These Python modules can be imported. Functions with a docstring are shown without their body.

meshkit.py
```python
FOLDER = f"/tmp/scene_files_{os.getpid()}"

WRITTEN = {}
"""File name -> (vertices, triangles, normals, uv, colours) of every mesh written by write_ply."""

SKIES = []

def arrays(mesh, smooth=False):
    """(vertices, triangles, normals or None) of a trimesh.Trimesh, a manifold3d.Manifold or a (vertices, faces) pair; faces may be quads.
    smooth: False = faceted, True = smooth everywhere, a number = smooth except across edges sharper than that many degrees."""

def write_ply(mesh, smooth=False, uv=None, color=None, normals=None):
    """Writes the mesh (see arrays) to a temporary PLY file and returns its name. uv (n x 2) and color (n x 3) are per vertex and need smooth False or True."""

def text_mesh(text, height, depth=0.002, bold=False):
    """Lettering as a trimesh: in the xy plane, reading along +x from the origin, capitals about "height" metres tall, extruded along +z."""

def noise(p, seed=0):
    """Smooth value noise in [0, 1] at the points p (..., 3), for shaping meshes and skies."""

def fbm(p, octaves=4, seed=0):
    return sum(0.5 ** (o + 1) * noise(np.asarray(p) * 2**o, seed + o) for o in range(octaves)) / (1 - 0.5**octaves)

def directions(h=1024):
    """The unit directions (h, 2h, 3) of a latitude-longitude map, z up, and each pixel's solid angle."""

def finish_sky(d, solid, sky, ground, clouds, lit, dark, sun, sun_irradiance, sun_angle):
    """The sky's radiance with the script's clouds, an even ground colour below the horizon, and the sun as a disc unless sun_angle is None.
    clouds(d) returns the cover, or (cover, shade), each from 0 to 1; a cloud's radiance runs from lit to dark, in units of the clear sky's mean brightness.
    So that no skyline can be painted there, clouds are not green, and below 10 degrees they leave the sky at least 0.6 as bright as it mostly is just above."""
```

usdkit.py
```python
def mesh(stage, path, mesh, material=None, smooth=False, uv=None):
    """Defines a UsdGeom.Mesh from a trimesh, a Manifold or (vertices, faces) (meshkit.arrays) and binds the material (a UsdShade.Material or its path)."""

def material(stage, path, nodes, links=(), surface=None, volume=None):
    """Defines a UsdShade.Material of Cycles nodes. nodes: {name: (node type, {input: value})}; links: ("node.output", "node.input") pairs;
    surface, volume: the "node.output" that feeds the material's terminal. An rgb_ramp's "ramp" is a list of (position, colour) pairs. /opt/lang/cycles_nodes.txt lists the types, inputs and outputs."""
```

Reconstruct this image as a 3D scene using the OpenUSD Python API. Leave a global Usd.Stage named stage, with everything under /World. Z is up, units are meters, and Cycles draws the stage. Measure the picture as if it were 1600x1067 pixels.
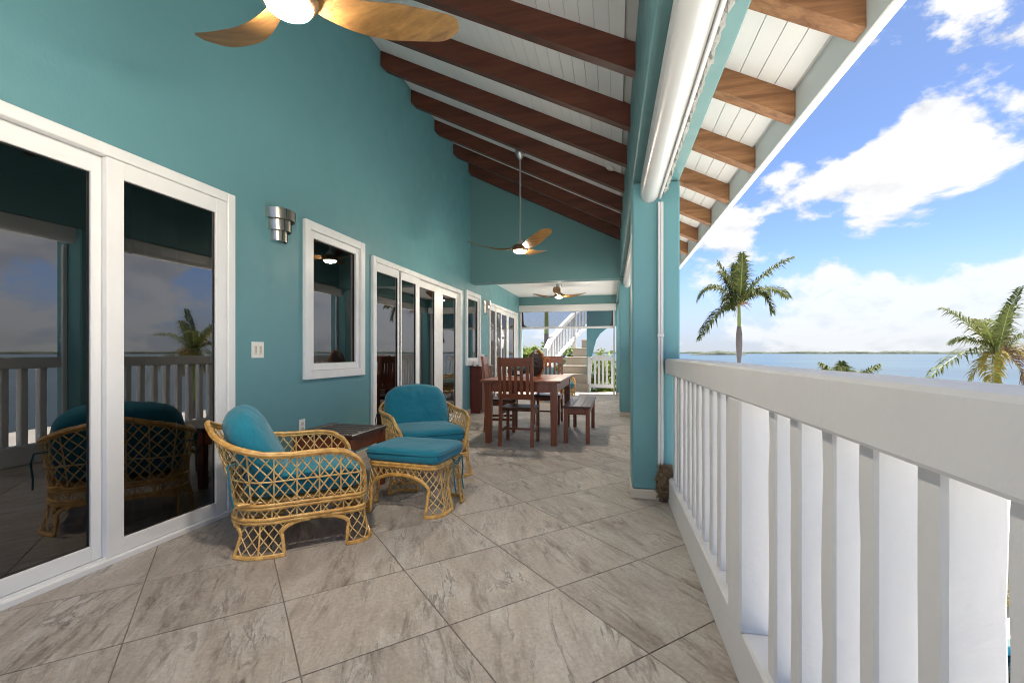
import math, random
import numpy as np, trimesh, usdkit, meshkit
from pxr import Usd, UsdGeom, UsdLux, UsdShade, Gf, Sdf, Vt
from shapely.geometry import Polygon, LineString, box as sbox, Point
from shapely import affinity
from shapely.ops import unary_union

stage = Usd.Stage.CreateInMemory()
UsdGeom.SetStageUpAxis(stage, 'Z'); UsdGeom.SetStageMetersPerUnit(stage, 1.0)
UsdGeom.Xform.Define(stage, '/World'); UsdGeom.Scope.Define(stage, '/World/Looks')
R = random.Random(7); NR = np.random.default_rng(7)

# ------------------------------------------------------------------ camera, sky, sun, exposure
EXPOSURE = 2.65
SKY_STRENGTH = 0.05
SUN_INTENSITY = 0.80
SUN_EL, SUN_AZ = math.radians(70), math.radians(55)      # azimuth: atan2(x, y) of the direction to the sun
CLOUD_DARK, CLOUD_LIT, HORIZON = (2.5, 2.58, 2.7), (3.4, 3.4, 3.4), (2.1, 2.25, 2.5)
EYE = 1.12
YAW = math.atan(164 / 711.0)
cam = UsdGeom.Camera.Define(stage, '/World/camera')
cy, sy = math.cos(YAW), math.sin(YAW)
cam.AddTransformOp().Set(Gf.Matrix4d(cy, sy, 0, 0, 0, 0, 1, 0, sy, -cy, 0, 0, 0, 0, EYE, 1))
cam.CreateHorizontalApertureAttr(36.0); cam.CreateFocalLengthAttr(16.0); cam.CreateVerticalApertureAttr(24.0)
cam.CreateVerticalApertureOffsetAttr(0.394); cam.CreateFStopAttr(0.0); cam.CreateExposureAttr(EXPOSURE)
cam.CreateClippingRangeAttr((0.05, 20000.0))

def M(name, nodes, links=(), surface='p.BSDF', volume=None):
    return usdkit.material(stage, '/World/Looks/' + name, nodes, links, surface=surface, volume=volume)

sun_dir = np.array([math.cos(SUN_EL) * math.sin(SUN_AZ), math.cos(SUN_EL) * math.cos(SUN_AZ), math.sin(SUN_EL)])
sun = UsdLux.DistantLight.Define(stage, '/World/sun')
z_ = Gf.Vec3d(*sun_dir); x_ = Gf.Cross(Gf.Vec3d(0, 0, 1), z_).GetNormalized(); y_ = Gf.Cross(z_, x_)
sun.AddTransformOp().Set(Gf.Matrix4d(x_[0], x_[1], x_[2], 0, y_[0], y_[1], y_[2], 0, z_[0], z_[1], z_[2], 0, 0, 0, 0, 1))
sun.CreateIntensityAttr(SUN_INTENSITY); sun.CreateAngleAttr(0.5); sun.CreateNormalizeAttr(True); sun.CreateColorAttr(Gf.Vec3f(1.0, 0.95, 0.87))

def blob(i, d, radius, soft):
    """nodes giving 1 inside a patch of sky around direction d (a bank of cloud), 0 outside"""
    d = np.array(d, float); d /= np.linalg.norm(d)
    return ({f'bd{i}': ('vector_math', {'math_type': 'dot_product', 'vector2': tuple(d)}),
             f'bm{i}': ('map_range', {'range_type': 'smoothstep', 'from_min': math.cos(radius + soft), 'from_max': math.cos(radius), 'to_min': 0.0, 'to_max': 1.0, 'clamp': True})},
            [('tc.generated', f'bd{i}.vector1'), (f'bd{i}.value', f'bm{i}.value')])

sky_n = {'tc': ('texture_coordinate', {}),
         'sky': ('sky_texture', {'sky_type': 'single_scattering', 'sun_disc': False, 'sun_elevation': SUN_EL, 'sun_rotation': SUN_AZ, 'altitude': 0.0, 'air_density': 0.42, 'aerosol_density': 0.35, 'ozone_density': 4.0}),
         'sx': ('separate_xyz', {}),
         'stretch': ('mapping', {'scale': (1.0, 1.0, 1.9)}), 'ofs': ('mapping', {'scale': (1.0, 1.0, 1.9), 'location': (0.0, 0.0, 0.055)}),
         'n1': ('noise_texture', {'type': 'fBM', 'scale': 3.6, 'detail': 12.0, 'roughness': 0.58, 'distortion': 0.2}),
         'n1b': ('noise_texture', {'type': 'fBM', 'scale': 3.6, 'detail': 12.0, 'roughness': 0.58, 'distortion': 0.2}),
         'low': ('map_range', {'range_type': 'smoothstep', 'from_min': 0.02, 'from_max': 0.30, 'to_min': 0.04, 'to_max': 0.0, 'clamp': True}),
         'amp': ('math', {'math_type': 'multiply_add', 'value2': 1.75, 'value3': -0.375}), 'a1': ('math', {'math_type': 'add'}),
         'cov': ('map_range', {'range_type': 'smoothstep', 'from_min': 0.615, 'from_max': 0.73, 'to_min': 0.0, 'to_max': 1.0, 'clamp': True}),
         'dif': ('math', {'math_type': 'subtract'}),
         'shade': ('map_range', {'range_type': 'linear', 'from_min': -0.10, 'from_max': 0.02, 'to_min': 0.0, 'to_max': 1.0, 'clamp': True}),
         'ccol': ('mix_color', {'a': CLOUD_DARK, 'b': CLOUD_LIT, 'use_clamp': False}),
         'haze': ('map_range', {'range_type': 'smoothstep', 'from_min': 0.0, 'from_max': 0.20, 'to_min': 0.95, 'to_max': 0.0, 'clamp': True}),
         'hz': ('mix_color', {'b': HORIZON, 'use_clamp': False}),
         'skyv': ('mix_color', {'blend_type': 'multiply', 'fac': 1.0, 'b': (1.0, 1.0, 1.0), 'use_clamp': False}),
         'mixc': ('mix_color', {}), 'thin': ('map_range', {'range_type': 'smoothstep', 'from_min': 0.0, 'from_max': 0.24, 'to_min': 0.6, 'to_max': 1.0, 'clamp': True}), 'cth': ('math', {'math_type': 'multiply'}),
         'bg': ('background_shader', {'strength': SKY_STRENGTH})}
sky_l = [('tc.generated', 'sky.vector'), ('tc.generated', 'sx.vector'), ('tc.generated', 'stretch.vector'), ('stretch.vector', 'n1.vector'), ('tc.generated', 'ofs.vector'), ('ofs.vector', 'n1b.vector'),
         ('sx.z', 'low.value'), ('sx.z', 'haze.value'), ('n1.fac', 'amp.value1'), ('amp.value', 'a1.value1'), ('low.result', 'a1.value2'), ('n1.fac', 'dif.value1'), ('n1b.fac', 'dif.value2'), ('dif.value', 'shade.value'),
         ('shade.result', 'ccol.fac'), ('sky.color', 'skyv.a'), ('skyv.result', 'hz.a'), ('haze.result', 'hz.fac'), ('hz.result', 'mixc.a'), ('ccol.result', 'mixc.b'), ('mixc.result', 'bg.color')]
BANKS = [((0.517, 0.780, 0.354), 0.045, 0.07, 0.24), ((0.459, 0.829, 0.320), 0.025, 0.06, 0.22), ((0.414, 0.859, 0.302), 0.012, 0.045, 0.17), ((0.257, 0.931, 0.258), 0.045, 0.07, 0.135), ((0.174, 0.962, 0.210), 0.03, 0.07, 0.14), ((0.528, 0.846, 0.075), 0.05, 0.08, 0.11), ((0.456, 0.888, 0.065), 0.04, 0.07, 0.07), ((0.379, 0.913, 0.150), 0.008, 0.03, 0.15), ((0.291, 0.955, 0.062), 0.06, 0.06, 0.05), ((0.523, 0.737, 0.427), 0.02, 0.06, -0.10), ((1.28, 0.73, 0.20), 0.10, 0.14, 0.30), ((0.93, 0.80, 0.22), 0.07, 0.10, 0.26), ((1.25, 0.45, 0.40), 0.12, 0.14, 0.20)]
last = 'a1.value'
for i, (d, r_, s_, amt) in enumerate(BANKS):
    n_, l_ = blob(i, d, r_, s_)
    sky_n.update(n_); sky_l += l_
    sky_n[f'bx{i}'] = ('math', {'math_type': 'multiply_add', 'value2': amt})
    sky_l += [(f'bm{i}.result', f'bx{i}.value1'), (last, f'bx{i}.value3')]
    last = f'bx{i}.value'
sky_l += [(last, 'cov.value'), ('sx.z', 'thin.value'), ('cov.result', 'cth.value1'), ('thin.result', 'cth.value2'), ('cth.value', 'mixc.fac')]
M('sky_look', sky_n, sky_l, surface='bg.background')
dome = UsdLux.DomeLight.Define(stage, '/World/sky')
UsdShade.MaterialBindingAPI.Apply(dome.GetPrim()).Bind(UsdShade.Material.Get(stage, '/World/Looks/sky_look'))
dome.GetPrim().SetCustomDataByKey('kind', 'structure')

# ------------------------------------------------------------------ helpers
USED = {}
THING_AT = {}
def numbered(parent, name):
    k = (parent, name); USED[k] = USED.get(k, 0) + 1
    return name if USED[k] == 1 else f'{name}_{USED[k]-1:03d}'
def setp(path, **kw):
    p = stage.GetPrimAtPath(path)
    for k, v in kw.items():
        if v: p.SetCustomDataByKey(k, v)
    return path
def thing(name, label=None, cat=None, loc=(0, 0, 0), rz=0.0, group=None, kind=None):
    path = '/World/' + numbered('/World', name)
    x = UsdGeom.Xform.Define(stage, path)
    x.AddTranslateOp().Set(Gf.Vec3d(*map(float, loc)))
    if rz: x.AddRotateZOp().Set(math.degrees(rz))
    THING_AT[path] = np.array(loc, float)
    return setp(path, label=label, category=cat, group=group, kind=kind)
def tm(mesh):
    if hasattr(mesh, 'to_mesh'):
        m = mesh.to_mesh(); return trimesh.Trimesh(m.vert_properties[:, :3], m.tri_verts, process=False)
    if isinstance(mesh, (tuple, list)) and not isinstance(mesh[0], trimesh.Trimesh):
        v, f, _ = meshkit.arrays(mesh); return trimesh.Trimesh(v, f, process=False)
    if isinstance(mesh, (tuple, list)): return trimesh.util.concatenate(list(mesh))
    return mesh
def part(parent, name, mesh, mat, smooth=False, label=None, kind=None, world=False):
    """a part given in its thing's own coordinates, or in world coordinates (world=True, for things that are not turned)"""
    mesh = tm(mesh).copy()
    if world:
        top = '/'.join(parent.split('/')[:3]); mesh.apply_translation(-THING_AT[top])
    path = parent + '/' + numbered(parent, name)
    usdkit.mesh(stage, path, mesh, '/World/Looks/' + mat, smooth=smooth)
    return setp(path, label=label, kind=kind)
def solo(name, mesh, mat, label=None, cat=None, group=None, kind=None, smooth=False):
    path = '/World/' + numbered('/World', name)
    mesh = tm(mesh).copy(); c = (mesh.bounds[0] + mesh.bounds[1]) / 2; c[2] = mesh.bounds[0][2]
    if kind == 'structure': c = np.zeros(3)
    mesh.apply_translation(-c)
    m = usdkit.mesh(stage, path, mesh, '/World/Looks/' + mat, smooth=smooth)
    UsdGeom.Xformable(m).AddTranslateOp().Set(Gf.Vec3d(*map(float, c)))
    THING_AT[path] = c
    return setp(path, label=label, category=cat, group=group, kind=kind)
def dup(src, name, loc, rz, label, cat, group=None):
    path = '/World/' + numbered('/World', name)
    x = UsdGeom.Xform.Define(stage, path)
    x.GetPrim().GetReferences().AddInternalReference(src)
    x.GetPrim().SetInstanceable(True)
    x.ClearXformOpOrder()
    for op in x.GetPrim().GetAttributes():
        pass
    x.AddTranslateOp(opSuffix='own').Set(Gf.Vec3d(*map(float, loc))); x.AddRotateZOp(opSuffix='own').Set(math.degrees(rz))
    return setp(path, label=label, category=cat, group=group)

def bx(x0, x1, y0, y1, z0, z1):
    m = trimesh.creation.box((x1 - x0, y1 - y0, z1 - z0)); m.apply_translation(((x0 + x1) / 2, (y0 + y1) / 2, (z0 + z1) / 2)); return m
def rbx(x0, x1, y0, y1, z0, z1, r=0.006):
    """box with chamfered edges"""
    r = min(r, 0.45 * min(x1 - x0, y1 - y0, z1 - z0))
    pts = []
    for a in (0, 1):
        for b in (0, 1):
            for c in (0, 1):
                X, Y, Z = (x0, x1)[a], (y0, y1)[b], (z0, z1)[c]
                sx_, sy_, sz_ = (1, -1)[a], (1, -1)[b], (1, -1)[c]
                pts += [(X, Y + sy_ * r, Z + sz_ * r), (X + sx_ * r, Y, Z + sz_ * r), (X + sx_ * r, Y + sy_ * r, Z)]
    return trimesh.convex.convex_hull(np.array(pts))
def extr(poly, h, axis='z', at=0.0):
    """polygon extruded by h. axis z: (x, y) -> up from z=at; axis x: polygon (y, z) -> x from at to at+h; axis y: polygon (x, z) -> y from at to at+h"""
    ms = [trimesh.creation.extrude_polygon(g, h, engine='earcut') for g in getattr(poly, 'geoms', [poly]) if g.area > 1e-7]
    m = trimesh.util.concatenate(ms)
    v = m.vertices.copy()
    if axis == 'z': v[:, 2] += at
    elif axis == 'x': v = np.c_[v[:, 2] + at, v[:, 0], v[:, 1]]
    else:
        v = np.c_[v[:, 0], v[:, 2] + at, v[:, 1]]; m = trimesh.Trimesh(v, m.faces[:, ::-1], process=False); return m
    return trimesh.Trimesh(v, m.faces, process=False)
def tube(pts, r, sides=6, closed=False, caps=True):
    p = np.asarray(pts, float); n = len(p)
    if closed: t = np.roll(p, -1, 0) - np.roll(p, 1, 0)
    else: t = np.gradient(p, axis=0)
    t /= np.linalg.norm(t, axis=1, keepdims=True) + 1e-12
    up = np.where(np.abs(t[:, 2:]) < 0.95, [[0, 0, 1.0]], [[1.0, 0, 0]])
    a = np.cross(t, up); a /= np.linalg.norm(a, axis=1, keepdims=True) + 1e-12
    for i in range(1, n):
        if a[i] @ a[i - 1] < 0: a[i] *= -1
    b = np.cross(t, a); ang = np.arange(sides) * 2 * np.pi / sides
    rr = np.broadcast_to(np.asarray(r, float), (n,))[:, None, None]
    v = (p[:, None] + rr * (np.cos(ang)[None, :, None] * a[:, None] + np.sin(ang)[None, :, None] * b[:, None])).reshape(-1, 3)
    f = []
    for i in range(n if closed else n - 1):
        j = (i + 1) % n
        for k in range(sides):
            l = (k + 1) % sides
            f += [(i * sides + k, j * sides + k, j * sides + l), (i * sides + k, j * sides + l, i * sides + l)]
    if not closed and caps:
        for i, flip in ((0, False), (n - 1, True)):
            for k in range(1, sides - 1):
                q = (i * sides, i * sides + k, i * sides + k + 1); f.append(q[::-1] if flip else q)
    return trimesh.Trimesh(v, np.array(f)[:, ::-1], process=False)
def lathe(prof, n=32):
    """profile [(r, z)] from top to bottom or bottom to top"""
    m = trimesh.creation.revolve(np.array(prof, float), sections=n); return m
def cyl(p0, p1, r, n=20):
    return trimesh.creation.cylinder(radius=r, segment=[p0, p1], sections=n)
def cat(*ms): return trimesh.util.concatenate([m for m in ms if m is not None])
def rough(mesh, amp, scale, seed=0):
    m = mesh.copy(); n = meshkit.noise(m.vertices * scale + 50, seed) - 0.5; n2 = meshkit.noise(m.vertices * scale * 2.3 + 90, seed + 1) - 0.5
    m.vertices = m.vertices + m.vertex_normals * (amp * (n + 0.5 * n2))[:, None]; return m
SK = 0.015
def outer(m, s=SK):
    """the outer line of the veranda (posts, beam, rail) stands a little out of parallel with the house wall"""
    m = tm(m).copy(); T = trimesh.transformations.rotation_matrix(s, (0, 0, 1), (0.29, 3.64, 0)); m.apply_transform(T); return m

# ------------------------------------------------------------------ materials
def simple(name, col, rough_=0.5, metal=0.0, var=0.10, scale=6.0, bump=0.0, bscale=60.0, spec=0.5, coat=0.0, detail=4.0):
    n = {'g': ('texture_coordinate', {}), 'n': ('noise_texture', {'scale': scale, 'detail': detail}),
         'm': ('mix_color', {'a': tuple(c * (1 - var) for c in col), 'b': tuple(min(1, c * (1 + var)) for c in col)}),
         'p': ('principled_bsdf', {'roughness': rough_, 'metallic': metal, 'specular_ior_level': spec, 'coat_weight': coat})}
    l = [('g.object', 'n.vector'), ('n.fac', 'm.fac'), ('m.result', 'p.base_color')]
    if bump:
        n['bn'] = ('noise_texture', {'scale': bscale, 'detail': 3.0}); n['b'] = ('bump', {'strength': bump, 'distance': 0.004})
        l += [('g.object', 'bn.vector'), ('bn.fac', 'b.height'), ('b.normal', 'p.normal')]
    return M(name, n, l)

def painted(name, col, rough_, var, mott=1.2, bump=0.12, bscale=90.0):
    n = {'g': ('geometry', {}), 'n': ('noise_texture', {'scale': mott, 'detail': 5.0, 'roughness': 0.6}), 'f': ('noise_texture', {'scale': bscale, 'detail': 3.0}),
         'w': ('noise_texture', {'scale': 7.0, 'detail': 6.0}), 'wr': ('map_range', {'from_min': 0.3, 'from_max': 0.7, 'to_min': rough_ - 0.08, 'to_max': rough_ + 0.1, 'clamp': True}),
         'm': ('mix_color', {'a': tuple(c * (1 - var) for c in col), 'b': tuple(c * (1 + var) for c in col)}),
         'b': ('bump', {'strength': bump, 'distance': 0.003}), 'p': ('principled_bsdf', {'specular_ior_level': 0.4})}
    return M(name, n, [('g.position', 'n.vector'), ('g.position', 'f.vector'), ('g.position', 'w.vector'), ('n.fac', 'm.fac'), ('m.result', 'p.base_color'), ('w.fac', 'wr.value'), ('wr.result', 'p.roughness'), ('f.fac', 'b.height'), ('b.normal', 'p.normal')])

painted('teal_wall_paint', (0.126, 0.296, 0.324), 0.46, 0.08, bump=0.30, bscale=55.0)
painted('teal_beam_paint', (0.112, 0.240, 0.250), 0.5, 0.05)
painted('white_plaster', (0.58, 0.58, 0.585), 0.6, 0.05, mott=4.0, bump=0.6, bscale=38.0)
painted('white_ceiling_paint', (0.86, 0.86, 0.86), 0.55, 0.02)
painted('white_board_paint', (0.82, 0.82, 0.825), 0.5, 0.025, mott=3.0)
painted('white_frame_paint', (0.80, 0.80, 0.79), 0.3, 0.01, bump=0.02)
painted('cream_plaster', (0.62, 0.58, 0.50), 0.8, 0.06)

def wood(name, c0, c1, axis='x', rough_=0.4, scale=1.0, coat=0.0, knots=0.0):
    sc = {'x': (1.2, 14, 14), 'y': (14, 1.2, 14), 'z': (14, 14, 1.2)}[axis]
    n = {'g': ('texture_coordinate', {}), 'oi': ('object_info', {}), 'of': ('vector_math', {'math_type': 'multiply', 'vector2': (37.0, 17.0, 29.0)}), 'cx': ('combine_xyz', {}),
         'ad': ('vector_math', {'math_type': 'add'}),
         'mp': ('mapping', {'scale': tuple(s * scale for s in sc)}), 'n': ('noise_texture', {'scale': 1.0, 'detail': 7.0, 'roughness': 0.62, 'distortion': 0.6}),
         'n2': ('noise_texture', {'scale': 5.0, 'detail': 4.0, 'roughness': 0.7}), 'n3': ('noise_texture', {'scale': 0.35, 'detail': 2.0}),
         'r': ('rgb_ramp', {'ramp': [(0.28, c0), (0.5, tuple((a + b) / 2 for a, b in zip(c0, c1))), (0.72, c1)]}),
         'dk': ('mix_color', {'blend_type': 'multiply', 'b': (0.72, 0.70, 0.68)}), 'dr': ('map_range', {'from_min': 0.4, 'from_max': 0.75, 'to_min': 0.0, 'to_max': 0.9, 'clamp': True}),
         'b': ('bump', {'strength': 0.18, 'distance': 0.003}),
         'p': ('principled_bsdf', {'roughness': rough_, 'coat_weight': coat, 'coat_roughness': 0.25, 'specular_ior_level': 0.45})}
    l = [('oi.random', 'cx.x'), ('oi.random', 'cx.y'), ('oi.random', 'cx.z'), ('cx.vector', 'of.vector1'), ('g.object', 'ad.vector1'), ('of.vector', 'ad.vector2'), ('ad.vector', 'mp.vector'),
         ('mp.vector', 'n.vector'), ('mp.vector', 'n2.vector'), ('mp.vector', 'n3.vector'), ('n.fac', 'r.fac'), ('r.color', 'dk.a'), ('n2.fac', 'dr.value'), ('dr.result', 'dk.fac'), ('dk.result', 'p.base_color'), ('n2.fac', 'b.height'), ('b.normal', 'p.normal')]
    return M(name, n, l)
wood('mahogany_rafter_wood', (0.055, 0.014, 0.008), (0.135, 0.040, 0.020), 'x', 0.45)
wood('faded_lit_tail_wood', (0.15, 0.060, 0.024), (0.42, 0.21, 0.095), 'x', 0.6, scale=1.4)  # paler than the rafters: fading plus brighter outdoor light put into the colour
for ax in 'xyz': wood('dining_wood_' + ax, (0.145, 0.040, 0.019), (0.29, 0.092, 0.045), ax, 0.32, coat=0.25)
wood('dark_seat_wood', (0.05, 0.020, 0.015), (0.10, 0.042, 0.030), 'y', 0.3, coat=0.3)
wood('table_slat_wood', (0.035, 0.016, 0.013), (0.075, 0.034, 0.027), 'x', 0.4, coat=0.15)
wood('side_table_wood', (0.12, 0.028, 0.012), (0.23, 0.062, 0.026), 'z', 0.35, coat=0.2)
wood('side_table_wood_x', (0.12, 0.028, 0.012), (0.23, 0.062, 0.026), 'x', 0.35, coat=0.2)
wood('cabinet_wood', (0.075, 0.014, 0.009), (0.13, 0.028, 0.017), 'z', 0.4)
wood('fan_blade_wood', (0.15, 0.070, 0.020), (0.36, 0.185, 0.055), 'x', 0.55, scale=1.6)
wood('fan_blade_edge_wood', (0.09, 0.05, 0.02), (0.20, 0.115, 0.05), 'x', 0.5, scale=1.6)

def cane(name, c0, c1):
    n = {'g': ('texture_coordinate', {}), 'n': ('noise_texture', {'scale': 28.0, 'detail': 4.0}), 'n2': ('noise_texture', {'scale': 4.0, 'detail': 2.0}), 'ad': ('math', {'math_type': 'multiply_add', 'value2': 0.5}),
         'r': ('rgb_ramp', {'ramp': [(0.5, c0), (0.75, tuple((a + b) / 2 for a, b in zip(c0, c1))), (1.0, c1)]}),
         'b': ('bump', {'strength': 0.3, 'distance': 0.002}), 'p': ('principled_bsdf', {'roughness': 0.38, 'coat_weight': 0.2, 'coat_roughness': 0.3})}
    return M(name, n, [('g.object', 'n.vector'), ('g.object', 'n2.vector'), ('n2.fac', 'ad.value1'), ('n.fac', 'ad.value3'), ('ad.value', 'r.fac'), ('r.color', 'p.base_color'), ('n.fac', 'b.height'), ('b.normal', 'p.normal')])
cane('cane_pole', (0.47, 0.225, 0.045), (0.85, 0.52, 0.16))
cane('cane_strip', (0.52, 0.30, 0.085), (0.86, 0.60, 0.26))

def fabric(name, col):
    n = {'g': ('texture_coordinate', {}), 'mp': ('mapping', {'scale': (6.0, 120.0, 60.0)}), 'n': ('noise_texture', {'scale': 1.0, 'detail': 4.0, 'roughness': 0.7}),
         'w': ('noise_texture', {'scale': 9.0, 'detail': 3.0}), 'fine': ('noise_texture', {'scale': 420.0, 'detail': 1.0}), 'm': ('mix_color', {'a': tuple(c * 0.74 for c in col), 'b': tuple(c * 1.25 for c in col)}),
         'ad': ('math', {'math_type': 'multiply_add', 'value2': 0.4}), 'b': ('bump', {'strength': 0.5, 'distance': 0.004}), 'b2': ('bump', {'strength': 0.25, 'distance': 0.012}),
         'p': ('principled_bsdf', {'roughness': 0.85, 'sheen_weight': 0.25, 'specular_ior_level': 0.25})}
    return M(name, n, [('g.object', 'mp.vector'), ('mp.vector', 'n.vector'), ('g.object', 'w.vector'), ('g.object', 'fine.vector'), ('n.fac', 'm.fac'), ('m.result', 'p.base_color'),
                       ('fine.fac', 'ad.value1'), ('n.fac', 'ad.value3'), ('ad.value', 'b.height'), ('w.fac', 'b2.height'), ('b2.normal', 'b.normal'), ('b.normal', 'p.normal')])
fabric('teal_cushion_fabric', (0.012, 0.185, 0.262))
fabric('teal_tie_fabric', (0.014, 0.14, 0.19))

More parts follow.
